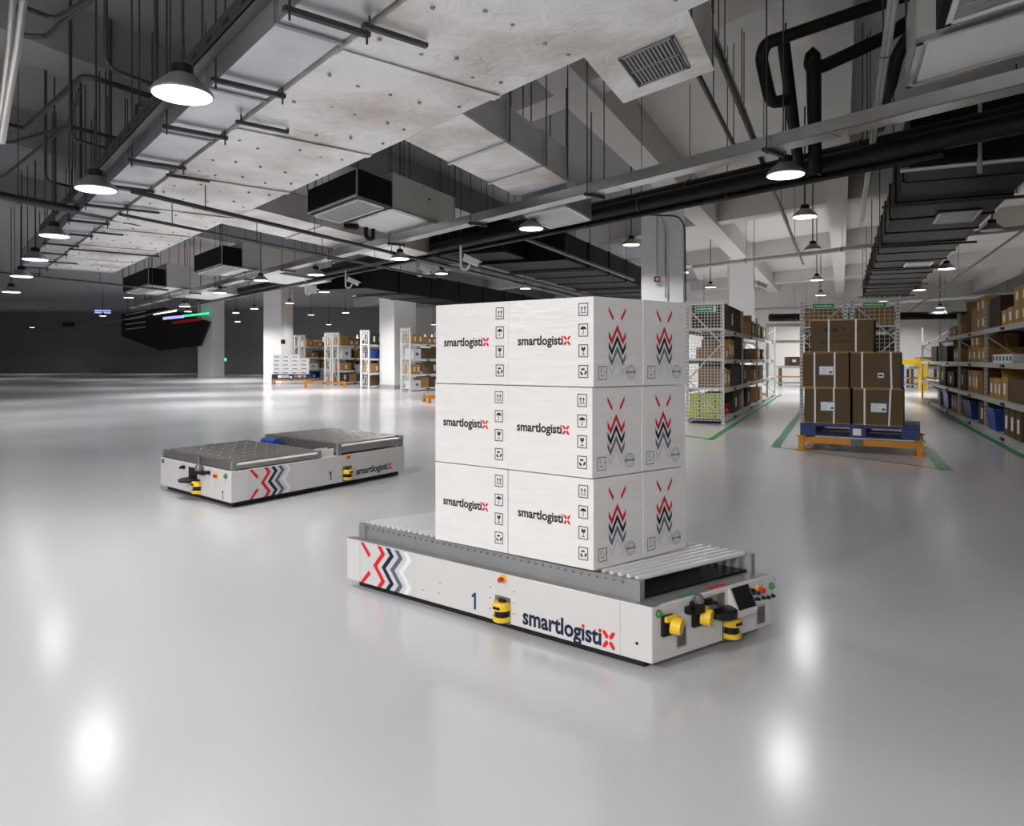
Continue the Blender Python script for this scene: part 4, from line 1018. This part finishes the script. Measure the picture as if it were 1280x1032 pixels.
def far_box(T, x, y, z, dx, dy, h, label, m=M_CARD):
    loc = T @ Vector((x, y, z)); t = thing('cardboard_box', label, 'box', loc)
    o = MB(Matrix.Translation(loc)).box(0, 0, 0, dx, dy, h).build('carton', m, t); MB(Matrix.Translation(loc)).box(dx * .3, -.004, h * .4, dx * .6, 0, h * .7).build('paper_label', M_PAPER, t)
far_box(TC1, .5, .2, .95, .6, .5, .42, 'brown box standing on the long packing conveyor', M_CARD)
far_box(TC1, 1.4, .2, .95, .9, .5, .32, 'wide tan box standing on the long packing conveyor', M_CARDL)
far_box(TC2, .5, .2, .95, .8, .5, .4, 'tan box standing on the short packing conveyor', M_CARDL)
yo = G(1152, 488); ym = thing('yellow_lift_frame', 'yellow steel frame at the far end of blue bin aisle', 'machine', yo)
MB().box(yo.x, yo.y, 0, yo.x + .25, yo.y + .25, 1.25).build('post', M_YEL, ym); MB().box(yo.x - .9, yo.y, 1.05, yo.x, yo.y + .25, 1.25).build('arm', M_YEL, ym); MB().box(yo.x - .9, yo.y, 0, yo.x - .7, yo.y + .25, 1.05).build('post', M_BLUE, ym)
# far white portal frames in the aisle
fo = G(968, 480); pf_ = thing('sorting_portal', 'pale steel portal over the packing conveyor', 'machine', fo)
for x in (0, 2.4, 4.6): MB(frame(fo + ex_ * x + Vector((0, 1.2, 0)), ex_, Vector((.28, .96, 0)))).box(0, 0, 0, .14, .14, 3.1).build('post', M_RACKG, pf_)
for z in (2.1, 2.95): MB(frame(fo + Vector((0, 1.2, 0)), ex_, Vector((.28, .96, 0)))).box(0, 0, z, 4.74, .14, z + .14).build('cross_bar', M_RACKG, pf_)
# fittings on pillars
def on_col(c, label, px, py, d, m=M_REDP, name='wall_fitting', s=.16):
    p = PD(px, py, d); t = thing(name, label, 'alarm', p)
    MB(Matrix.Translation(p)).box(-s / 2, -.06, -s / 2, s / 2, 0, s / 2).build('housing', m, t, bevel=.01)
    MB(Matrix.Translation(p)).cyl((0, -.06, 0), (0, -.09, 0), s * .3).build('dial', M_RACKG if m is M_DRED else M_BLACK, t)
    MB().cyl(p + UP * s / 2 + Vector((0, -.03, 0)), Vector((p.x, p.y - .03, 4.6)), .014, n=6).build('conduit', M_CONDL, t)
on_col(col_main, 'red alarm box with conduit on the main white pillar', 821, 349, C_MAIN.y - .60, M_DRED, 'alarm_box', .13)
on_col(col_lft, 'dark socket box with conduit on the left white pillar', 354, 427, C_LFT.y - .78, M_BLACK, 'socket_box', .25)
tag(MB().tube([PD(795, 250, C_MAIN.y - 1.0), PD(828, 272, C_MAIN.y - .66), PD(832, 285, C_MAIN.y - .62), PD(832, 372, C_MAIN.y - .62)], .022, 8, .2).build('conduit', M_CONDL, smooth=True), 'pale conduit bending down the main white pillar', 'conduit')
tag(MB().tube([PD(800, 268, C_MAIN.y - 1.0), PD(848, 270, C_MAIN.y - .8), PD(856, 282, C_MAIN.y - .64), PD(857, 378, C_MAIN.y - .64)], .018, 8, .2).build('conduit', M_COND, smooth=True), 'dark conduit bending down the main white pillar edge', 'conduit')

# ================================================================== TRANSPORT ROBOTS
def robot_frame(C, yaw, skew):
    a = yaw + math.radians(skew) / 2; b = yaw - math.radians(skew) / 2
    return Vector((C[0], C[1], 0)), Vector((-math.cos(b), math.sin(b), 0)), Vector((math.sin(a), math.cos(a), 0))
def outward(d, inside):
    n = Vector((d.y, -d.x, 0)); return n if n.dot(inside) < 0 else -n
class Face:                               # a vertical face of a robot or carton: (s, z) -> world, pushed out by e
    def __init__(f, o, d, inside): f.o, f.d, f.n = o, d, outward(d, inside)
    def __call__(f, s, z, e=.0008): return f.o + f.d * s + UP * z + f.n * e
    def T(f, s, z, e=0.0, flip=1):       # x along picture right, y out of the face, z up
        return frame(f(s, z, e), f.d * flip, f.n)
def scanner(face, s, z, flip, parent, name='laser_scanner', k=1.0):
    T = face.T(s, z, .0, flip); t = MB(T).lathe((0, .005, 0), [(.043 * k, 0), (.045 * k, .004), (.045 * k, .022 * k)], 20).build(name, M_YEL, parent, smooth=True)
    MB(T).lathe((0, .005, .022 * k), [(.036 * k, 0), (.034 * k, .03 * k)], 18).build('scan_window', M_BLACK, t, smooth=True)
    MB(T).lathe((0, .005, .052 * k), [(.045 * k, 0), (.046 * k, .022 * k), (.04 * k, .034 * k)], 20).build('scan_head', M_YEL, t, smooth=True)
    MB(T).box(-.018 * k, .045 * k, .060 * k, .018 * k, .052 * k, .072 * k).build('display_plate', M_BLACK, t)
    MB(T).lathe((0, .0, .086 * k), [(.022 * k, 0), (.02 * k, .012 * k)], 14).build('top_cap', M_BLACK, t, smooth=True)
    return t
def estop(face, s, z, flip, parent, k=1.0):
    T = face.T(s, z, 0, flip); y = Vector((0, 1, 0))
    b = MB(T).cyl((0, 0, 0), (0, .006, 0), .019 * k, n=18).build('emergency_stop', M_YEL, parent, smooth=True)
    MB(T).cyl((0, .006, 0), (0, .022, 0), .008 * k, n=12).cyl((0, .02, 0), (0, .032, 0), .013 * k, .011 * k, 16).build('stop_knob', M_REDP, b, smooth=True); return b
def button(face, s, z, flip, parent, m, r=.014, name='push_button'):
    T = face.T(s, z, 0, flip); b = MB(T).cyl((0, 0, 0), (0, .006, 0), r * 1.15, n=16).build(name, M_RAILD, parent, smooth=True)
    MB(T).cyl((0, .006, 0), (0, .016, 0), r * .9, r * .8, 16).build('button_cap', m, b, smooth=True)
def flat(face, pts, m, name, parent, e=.0012):
    return MB().poly([face(s, z, e) for s, z in pts]).build(name, m, parent)
def chevron(face, s0, z0, z1, wd, dpt, dirn, m, name, parent):
    """zig-zag stripe: out, in, out; z from z1 (top) to z0"""
    h = z1 - z0; zz = [z1, z1 - .17 * h, z1 - .5 * h, z0 + .17 * h, z0]; xx = [0.5, 1.0, 0, 1.0, 0.5]
    L_ = [(s0 + dirn * dpt * x, z) for x, z in zip(xx, zz)]; R_ = [(s + dirn * wd, z) for s, z in L_]
    mb = MB()
    for k in range(4): mb.poly([face(*p, .0016) for p in (L_[k], R_[k], R_[k + 1], L_[k + 1])])
    mb.build(name, m, parent)
def x_logo(face, s_right, dirn, z0, z1, parent, panel_s, k=1.0):
    h = z1 - z0
    flat(face, [(panel_s, z0), (panel_s + dirn * .42 * k, z0), (panel_s + dirn * .42 * k, z1), (panel_s, z1)], M_PANEL, 'logo_panel', parent, .0008)
    d = dirn
    flat(face, [(panel_s + d * .002, z1), (panel_s + d * .028 * k, z1), (panel_s + d * .086 * k, z1 - .26 * h), (panel_s + d * .07 * k, z1 - .34 * h)], M_PRED, 'logo_red_bar', parent, .0016)
    flat(face, [(panel_s + d * .002, z0), (panel_s + d * .028 * k, z0), (panel_s + d * .086 * k, z0 + .26 * h), (panel_s + d * .07 * k, z0 + .34 * h)], M_PRED, 'logo_red_bar', parent, .0016)
    for i, (m, nm) in enumerate(((M_PRED, 'logo_red_chevron'), (M_PNAVY, 'logo_navy_chevron'), (M_PPURP, 'logo_slate_chevron'), (M_PPALE, 'logo_pale_chevron'))):
        chevron(face, panel_s + d * (.105 + .066 * i) * k, z0, z1, .032 * k, .062 * k, d, m, nm, parent)
def number_one(face, s, z, h, dirn, parent):
    w_ = h * .30
    flat(face, [(s, z), (s + dirn * w_ * .55, z), (s + dirn * w_ * .55, z + h), (s + dirn * w_ * .15, z + h), (s - dirn * w_ * .55, z + h * .82), (s - dirn * w_ * .55, z + h * .66), (s, z + h * .76)], M_PBLU, 'printed_number', parent)

# ---- robot with the carton stack
C1, U1, V1 = robot_frame((.5570, 2.866), .811, 18)
LEN, WID, ZB, ZT = 1.855, .787, .036, .262
rb = thing('transport_robot', 'white transport robot with roller deck carrying the white cartons', 'robot', C1 + U1 * LEN / 2 + V1 * WID / 2)
def B1p(a, b, z): return C1 + U1 * a + V1 * b + UP * z
side = Face(C1, U1, V1); end = Face(C1, V1, U1)
body = MB().para(B1p(0, 0, ZB), U1 * LEN, V1 * WID, UP * (ZT - ZB)).build('body', M_BODY, rb, bevel=.004)
MB().para(B1p(.06, .03, .004), U1 * (LEN - .12), V1 * (WID - .06), UP * .033).build('chassis_skirt', M_BLACK, rb)
for a in (.3, 1.5):
    for b in (.1, WID - .16): MB().cyl(B1p(a, b, .045), B1p(a, b + .05, .045), .045, n=20).build('wheel', M_BLACK, rb)
for a in (.141, 1.746): MB().para(side(a, ZB, -.0005), U1 * .0025, side.n * .0012, UP * (ZT - ZB)).build('panel_seam', M_RACKG, body)
MB().para(side(.0, ZT, .0) + V1 * .0 , U1 * LEN, V1 * .048, UP * .002).build('top_ledge', M_RAIL, body)
x_logo(side, None, -1, ZB + .002, ZT - .006, body, 1.744)
number_one(side, .930, .060, .080, -1, body)
estop(side, .752, .238, -1, body)
MB().para(side(.80, .034, .0006), -U1 * .09, side.n * .001, UP * .122).build('scanner_recess', M_RAILD, body)
scanner(side, .755, .048, -1, body)
wordmark(lambda s, z: side(s, z, .0012), .640, .170, .0575, .054, body, M_PNAVY, M_PRED)
for a, z in ((1.15, .145), (1.27, .085), (.83, .185), (.83, .135), (.83, .085), (.69, .19), (.69, .14), (.69, .09), (1.16, .09)):
    T = side.T(a, z); MB(T).cyl((0, 0, 0), (0, .002, 0), .003, n=8).build('screw', M_RAILD, body)
T = side.T(.066, .105); MB(T).cyl((0, 0, 0), (0, .003, 0), .006, n=10).build('plug_hole', M_BLACK, body)
# roller deck
D0, D1, DB0, DB1, RZ = .085, 1.80, .045, WID - .03, .352
deck = MB().para(B1p(D0, DB0, ZT + .002), U1 * (D1 - D0), V1 * .012, UP * (RZ - ZT - .014)).para(B1p(D0, DB0 - .012, RZ - .014), U1 * (D1 - D0), V1 * .03, UP * .006)
rail = deck.build('deck_rail', M_RAIL, rb)
MB().para(B1p(D0, DB1 - .012, ZT + .002), U1 * (D1 - D0), V1 * .012, UP * (RZ - ZT - .014)).para(B1p(D0, DB1 - .012, RZ - .014), U1 * (D1 - D0), V1 * .03, UP * .006).build('deck_rail', M_RAIL, rb)
for a, b in ((D0 - .004, DB0 - .01), (D1 - .045, DB0 - .01), (D0 - .004, DB1 - .008), (D1 - .045, DB1 - .008)):
    MB().para(B1p(a, b, ZT), U1 * .05, V1 * .026, UP * (RZ - ZT - .006)).build('deck_post', M_RAIL, rb)
MB().para(B1p(D0 + .01, DB0 + .02, ZT + .001), U1 * (D1 - D0 - .02), V1 * (DB1 - DB0 - .04), UP * .012).build('deck_pan', M_BLACK, rb)
MB().para(B1p(.012, .012, ZT + .0005), U1 * (D0 + .05), V1 * (WID - .024), UP * .0012).build('end_plate', M_RAIL, rb)
NR = 42
for k in range(NR):
    a = D0 + .03 + (D1 - D0 - .06) * k / (NR - 1)
    MB().cyl(B1p(a, DB0 + .014, RZ - .0058), B1p(a, DB1 - .014, RZ - .0058), .0118, n=14).build('roller', M_CHROME, rb, smooth=True)
    T = side.T(a, RZ - .027, -.045); MB(T).cyl((0, 0, 0), (0, .005, 0), .0055, n=8).build('axle_bolt', M_RAILD, rail)
# control end
MB().poly([B1p(.022, .18, ZT + .0025), B1p(.042, .18, ZT + .0025), B1p(.042, .28, ZT + .0025), B1p(.022, .28, ZT + .0025)]).build('green_marking', M_GREENB, body)
MB().poly([B1p(.022, .38, ZT + .0025), B1p(.042, .38, ZT + .0025), B1p(.042, .49, ZT + .0025), B1p(.022, .49, ZT + .0025)]).build('red_marking', M_PRED, body)
button(end, .035, .232, 1, body, M_GREENB, .013)
def plug(s, z):
    T = end.T(s, z); b = MB(T).box(-.042, 0, -.042, .02, .016, .042).build('charging_socket', M_BLACK, body, bevel=.004)
    MB(T).cyl((.01, .014, 0), (.028, .05, -.004), .036, .034, 18).build('socket_cap', M_YEL, b, smooth=True); MB(T).box(-.035, .014, .02, .03, .03, .04).build('cap_hinge', M_YEL, b)
plug(.09, .178); plug(.27, .178)
T = end.T(.235, .232); hk = MB(T).box(-.05, 0, -.03, .02, .03, .0).box(-.02, 0, -.03, .03, .045, .015).build('cable_hook', M_BLACK, body, bevel=.004)
MB(T).lathe((.005, .03, .012), [(.02, 0), (.022, .02), (.012, .034)], 14).build('hook_knob', M_RAILD, hk, smooth=True)
def vent(s, z, f=end, k=1.0):
    T = f.T(s, z); v = MB(T).box(-.032, 0, -.045, .032, .004, .045).build('vent_grille', M_RACKG, body)
    for i in range(8): MB(T).box(-.024, .004, -.036 + .0095 * i, .024, .008, -.030 + .0095 * i).build('slat', M_RAILD, v)
vent(.165, .112); vent(.685, .098)
for s, z in ((.325, .228), (.61, .216)):
    T = end.T(s, z); b = MB(T).box(-.016, 0, -.012, .016, .02, .012).build('proximity_sensor', M_BLACK, body); MB(T).cyl((.006, .02, 0), (.012, .045, 0), .008, n=10).build('sensor_tip', M_BLACK, b)
T = end.T(.39, .20); rc = MB(T).box(-.05, .0006, -.05, .05, .0012, .045).build('service_recess', M_RAIL, body)
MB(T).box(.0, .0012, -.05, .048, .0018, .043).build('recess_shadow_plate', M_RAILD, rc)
T = end.T(.415, .148); MB(T).lathe((0, .01, 0), [(.06, 0), (.062, .008), (.062, .03), (.05, .036)], 24).build('obstacle_sensor', M_BLACK, body, smooth=True)
MB().para(end(.425, .034, .0006), V1 * .09, end.n * .001, UP * .11).build('scanner_recess', M_RAILD, body)
scanner(end, .475, .046, 1, body)
T = end.T(.53, .2)
sl = MB(T); pr = [(-.065, 0, .062), (.065, 0, .062), (.065, .055, -.04), (-.065, .055, -.04), (-.065, .05, -.06), (.065, .05, -.06), (-.065, 0, -.06), (.065, 0, -.06)]
sl.add(pr, [(0, 1, 2, 3), (3, 2, 5, 4), (4, 5, 7, 6), (0, 3, 4, 6), (1, 7, 5, 2), (0, 6, 7, 1)])
cn = sl.build('control_console', M_BODY, body)
nn = Vector((0, .102, .055)).normalized()
MB(T).sheet([Vector((-.056, .006, .054)) + nn * .001, Vector((.056, .006, .054)) + nn * .001, Vector((.056, .05, -.03)) + nn * .001, Vector((-.056, .05, -.03)) + nn * .001], nn, .004).build('touch_screen', M_SCREEN, cn)
button(end, .545, .145, 1, body, M_BLACK, .006)
estop(end, .672, .214, 1, body); button(end, .700, .222, 1, body, M_RACKG, .006)
button(end, .762, .214, 1, body, M_GREENB, .014)
for s, z in ((.632, .178), (.662, .174), (.700, .172), (.735, .168), (.770, .168)): button(end, s, z, 1, body, M_BLACK, .008)
T = end.T(WID - .004, .23); MB(T).box(0, -.03, -.012, .02, .0, .012).build('side_bracket', M_RACKG, body)
# ---- cartons on the robot
BC = Vector((.343, 3.035, 0)); BL = Vector((-.385, 3.572, 0)); BR = Vector((.829, 3.405, 0))
bu, bv = (BL - BC), (BR - BC); BW, BD_ = bu.length / 2, bv.length / 2; bu, bv = bu.normalized(), bv.normalized(); BH = .387
DECKZ = RZ + .0068
def icon_frame(m, f, s, z, w_, h, t, d):
    for (a, b, c_, e) in ((s, z, w_, t), (s, z + h - t, w_, t), (s, z, t, h), (s + (w_ - t), z, t, h)):
        m.poly([f(a * d + OFF, b), f((a + c_) * d + OFF, b), f((a + c_) * d + OFF, b + e), f(a * d + OFF, b + e)])
OFF = 0.0
carton_proto = thing('printed_carton', 'x', 'box', BC, 'white printed cartons on the robot')
cb = MB().para(BC, bu * (BW - .004), bv * (BD_ - .004), UP * (BH - .003)).build('carton', M_CARTW, carton_proto, bevel=.004)
fs_ = Face(BC, bu, bv); fe_ = Face(BC, bv, bu)
def P(f, s, z): return f(s, z, .0012)
wordmark(lambda s, z: P(fs_, s, z), BW - .06, .115, .182, .030, cb, M_PGREY, M_PRED)
def shapes(f, kind, s0, z0, w_, h, d):
    """a boxed handling symbol; d flips the s direction so that it reads left to right"""
    m = MB(); t = .0035
    def q(pts): m.poly([P(f, s0 + d * x * w_, z0 + y * h) for x, y in pts])
    tx, ty = t / w_, t / h
    if kind != 'stamp':
        q([(0, 0), (1, 0), (1, ty), (0, ty)]); q([(0, 1 - ty), (1, 1 - ty), (1, 1), (0, 1)]); q([(0, 0), (tx, 0), (tx, 1), (0, 1)]); q([(1 - tx, 0), (1, 0), (1, 1), (1 - tx, 1)])
    if kind == 'up':
        for x in (.34, .66):
            q([(x - .04, .32), (x + .04, .32), (x + .04, .6), (x - .04, .6)]); q([(x - .13, .58), (x + .13, .58), (x, .76)])
        q([(.2, .22), (.8, .22), (.8, .27), (.2, .27)])
    if kind == 'dry':
        q([(.5 + .32 * math.cos(math.pi * k / 10), .56 + .24 * math.sin(math.pi * k / 10)) for k in range(11)])
        q([(.47, .2), (.53, .2), (.53, .58), (.47, .58)]); q([(.36, .2), (.53, .2), (.53, .25), (.36, .25)])
    if kind == 'glass':
        q([(.28, .8), (.46, .8), (.52, .66), (.56, .8), (.72, .8), (.68, .56), (.5, .46), (.32, .56)]); q([(.47, .24), (.53, .24), (.53, .48), (.47, .48)]); q([(.34, .18), (.66, .18), (.66, .24), (.34, .24)])
    if kind == 'cycle':
        for k in range(3):
            a = math.pi / 2 + k * 2 * math.pi / 3
            def rp(r_, th): return (.5 + r_ * math.cos(a + th), .48 + r_ * .8 * math.sin(a + th))
            q([rp(.20, -.55), rp(.34, -.55), rp(.36, .1), rp(.34, .5), rp(.20, .5)]); q([rp(.12, .45), rp(.42, .45), rp(.30, .95)])
    if kind == 'check':
        for k in range(3): q([(.2, .80 - .12 * k), (.55, .80 - .12 * k), (.55, .83 - .12 * k), (.2, .83 - .12 * k)])
        q([(.30, .34), (.38, .42), (.5, .28), (.92, .62), (.92, .70), (.5, .20)][:6])
    if kind == 'stamp':
        for r0, r1 in ((.5, .46), (.34, .31)):
            for k in range(16):
                a, b = 2 * math.pi * k / 16, 2 * math.pi * (k + 1) / 16
                q([(.5 + r0 * math.cos(a), .5 + r0 * math.sin(a)), (.5 + r0 * math.cos(b), .5 + r0 * math.sin(b)), (.5 + r1 * math.cos(b), .5 + r1 * math.sin(b)), (.5 + r1 * math.cos(a), .5 + r1 * math.sin(a))])
        for k in range(6): q([(.06 + .155 * k, .42), (.16 + .155 * k, .42), (.16 + .155 * k, .58), (.06 + .155 * k, .58)])
    return m
for i, kd in enumerate(('up', 'dry', 'glass', 'cycle')):
    shapes(fs_, kd, .072, .322 - .088 * i - .02, .047, .055, -1).build('handling_symbol', M_PGREY, cb)
shapes(fe_, 'check', .028, .03, .052, .058, 1).build('checklist_symbol', M_PGREY2, cb)
shapes(fe_, 'stamp', .195, .03, .062, .062, 1).build('round_stamp', M_PGREY2, cb)
xc, xw = .142, .105
def vchev(ztop, m, nm):
    h = .062; t = .036; mb = MB(); pts = [(-.5, .55), (-.32, 0), (0, 1.0), (.32, 0), (.5, .55)]
    L_ = [(xc + xw * x, ztop - h + h * y) for x, y in pts]
    for k in range(4): mb.poly([P(fe_, *L_[k]), P(fe_, *L_[k + 1]), P(fe_, L_[k + 1][0], L_[k + 1][1] - t * .72), P(fe_, L_[k][0], L_[k][1] - t * .72)])
    mb.build(nm, m, cb)
for sx in (-1, 1):
    MB().poly([P(fe_, xc + sx * xw * .5, .345), P(fe_, xc + sx * xw * .5, .325), P(fe_, xc + sx * xw * .25, .283), P(fe_, xc + sx * xw * .20, .297)]).build('logo_red_bar', M_DARKF, cb)
vchev(.268, M_DARKF, 'logo_red_chevron'); vchev(.222, M_PNAVY, 'logo_navy_chevron'); vchev(.176, M_PGREY2, 'logo_slate_chevron'); vchev(.130, M_PXPALE, 'logo_pale_chevron')
names = {(0, 0): 'front corner column facing both control end and robot side', (1, 0): 'column toward the robot tail end', (0, 1): 'column behind the corner toward control end'}
ln = ('bottom layer', 'middle layer', 'top layer')
first = True
for lay in range(3):
    for (i, j), nm in names.items():
        lb_ = 'white printed carton in %s, %s' % (ln[lay], nm)
        off = bu * (BW * i + (.006 if lay == 1 and i == 0 else 0) - (.005 if lay == 2 and i else 0)) + bv * BD_ * j
        loc = BC + off + UP * (DECKZ + BH * lay)
        if first: carton_proto.location = loc; carton_proto['label'] = lb_; first = False
        else: copy_tree(carton_proto, loc, lb_)

# ---- second robot with two decks
C2, U2, V2 = robot_frame((-2.342, 6.003), math.radians(37.2), -8)
C2 = Vector((-2.3425, 6.0034, 0)); U2 = Vector((-.75243, .65867, 0)); V2 = Vector((.54754, .83678, 0))
W2, L2, ZB2, ZT2 = 1.3665, 2.151, .05, .3114
r2 = thing('transport_robot', 'white transport robot with two empty dark roller decks', 'robot', C2 + U2 * W2 / 2 + V2 * L2 / 2)
def B2p(a, b, z): return C2 + U2 * a + V2 * b + UP * z
e2 = Face(C2, U2, V2); s2 = Face(C2, V2, U2)
body2 = MB().para(B2p(0, 0, ZB2), U2 * W2, V2 * L2, UP * (ZT2 - ZB2)).build('body', M_BODY, r2, bevel=.005)
MB().para(B2p(.05, .05, .006), U2 * (W2 - .1), V2 * (L2 - .1), UP * .046).build('chassis_skirt', M_BLACK, r2)
for a in (.12, W2 - .2):
    for b in (.35, L2 - .4): MB().cyl(B2p(a, b, .06), B2p(a + .07, b, .06), .06, n=18).build('wheel', M_BLACK, r2)
body = body2
MB().para(s2(.171, ZB2, .0), V2 * .003, s2.n * .0014, UP * (ZT2 - ZB2)).build('panel_seam', M_RACKG, body2)
x_logo(s2, None, 1, ZB2 + .002, ZT2 - .006, body2, .176, 1.12)
number_one(s2, 1.09, .090, .085, 1, body2); number_one(e2, .145, .066, .075, -1, body2)
MB().para(s2(1.25, .055, .0006), V2 * .12, s2.n * .001, UP * .145).build('scanner_recess', M_RAILD, body2)
scanner(s2, 1.31, .068, 1, body2, k=1.15); estop(s2, 1.308, .288, 1, body2, 1.1)
wordmark(lambda s, z: s2(s, z, .0014), 1.432, 1.945, .098, .05, body2, M_PNAVY, M_PRED)
for a in (1.30, .085): button(e2, a, .268 if a < 1 else .285, -1, body2, M_GREENB, .02)
estop(e2, .243, .255, -1, body2, 1.3)
for a in (.865, .381):
    T = e2.T(a, .268, 0, -1); b = MB(T).box(-.022, 0, -.014, .022, .02, .014).build('proximity_sensor', M_BLACK, body2); MB(T).cyl((.012, .02, 0), (.02, .05, 0), .011, n=10).build('sensor_tip', M_BLACK, b)
T = e2.T(.69, .225, 0, -1); rc = MB(T).box(-.085, .0006, -.05, .085, .0014, .055).build('service_recess', M_BLACK, body2)
MB(T).lathe((0, .02, -.065), [(.10, 0), (.105, .01), (.105, .02), (.09, .028)], 22).build('obstacle_sensor', M_BLACK, body2, smooth=True)
T = e2.T(.50, .275, 0, -1); hk = MB(T).box(-.05, 0, -.035, .06, .035, .0).build('cable_hook', M_BLACK, body2, bevel=.004)
MB(T).lathe((-.01, .03, 0), [(.035, 0), (.035, .03), (.02, .06)], 14).build('hook_knob', M_RAILD, hk, smooth=True); MB(T).cyl((-.01, .03, .05), (-.01, .03, .13), .016, n=10).build('signal_mast', M_RAILD, hk)
scanner(e2, .58, .066, -1, body2, k=1.25)
def deck2(b0, b1, z0, z1, lab_):
    dk = MB().para(B2p(.01, b0, z0), U2 * (W2 - .02), V2 * .02, UP * (z1 - z0)).build('deck_end_frame', M_RAILD, r2)
    MB().para(B2p(.01, b1 - .02, z0), U2 * (W2 - .02), V2 * .02, UP * (z1 - z0)).build('deck_end_frame', M_RAILD, r2)
    for a in (.012, W2 - .03): MB().para(B2p(a, b0 + .02, z0), U2 * .014, V2 * (b1 - b0 - .04), UP * (z1 - z0 - .03)).build('deck_side_rail', M_RAIL, r2)
    for a in (.005, W2 - .045):
        for b in (b0 - .003, b1 - .037): MB().para(B2p(a, b, ZT2), U2 * .04, V2 * .04, UP * (z1 - ZT2 + .002)).build('deck_post', M_RAIL, r2)
    MB().para(B2p(.03, b0 + .02, z0 + .01), U2 * (W2 - .06), V2 * (b1 - b0 - .04), UP * .01).build('deck_pan', M_BLACK, r2)
    n = 14
    for k in range(n):
        a = .045 + (W2 - .09) * k / (n - 1)
        ro = MB().cyl(B2p(a, b0 + .02, z1 - .034), B2p(a, b1 - .02, z1 - .034), .042 if k else .02, n=14).build('roller', M_CHROME if k == 0 else M_ROLLD, r2, smooth=True)
        if k % 2 == 0 and k:
            mm = MB()
            for j in range(7): mm.cyl(B2p(a, b0 + .1 + (b1 - b0 - .2) * j / 6, z1 + .008), B2p(a, b0 + .112 + (b1 - b0 - .2) * j / 6, z1 + .0095), .006, n=6)
            o = mm.build('roller_rivets', M_RACKG, ro); o['kind'] = 'stuff'
deck2(.02, .98, ZT2 + .01, .385, 0); deck2(1.20, 2.13, ZT2 + .02, .425, 1)
MB().para(B2p(.2, 1.02, ZT2 + .002), U2 * .9, V2 * .15, UP * .03).build('transfer_motor', M_RAILD, r2)
MB().cyl(B2p(.95, 1.09, ZT2 + .06), B2p(1.2, 1.09, ZT2 + .06), .05, n=16).build('blue_motor_cover', M_BLUEB, r2, smooth=True)
for a in (.06, .16): MB().para(B2p(a, 1.0, ZT2), U2 * .012, V2 * .18, UP * .07).build('bracket', M_WFRAME, r2)
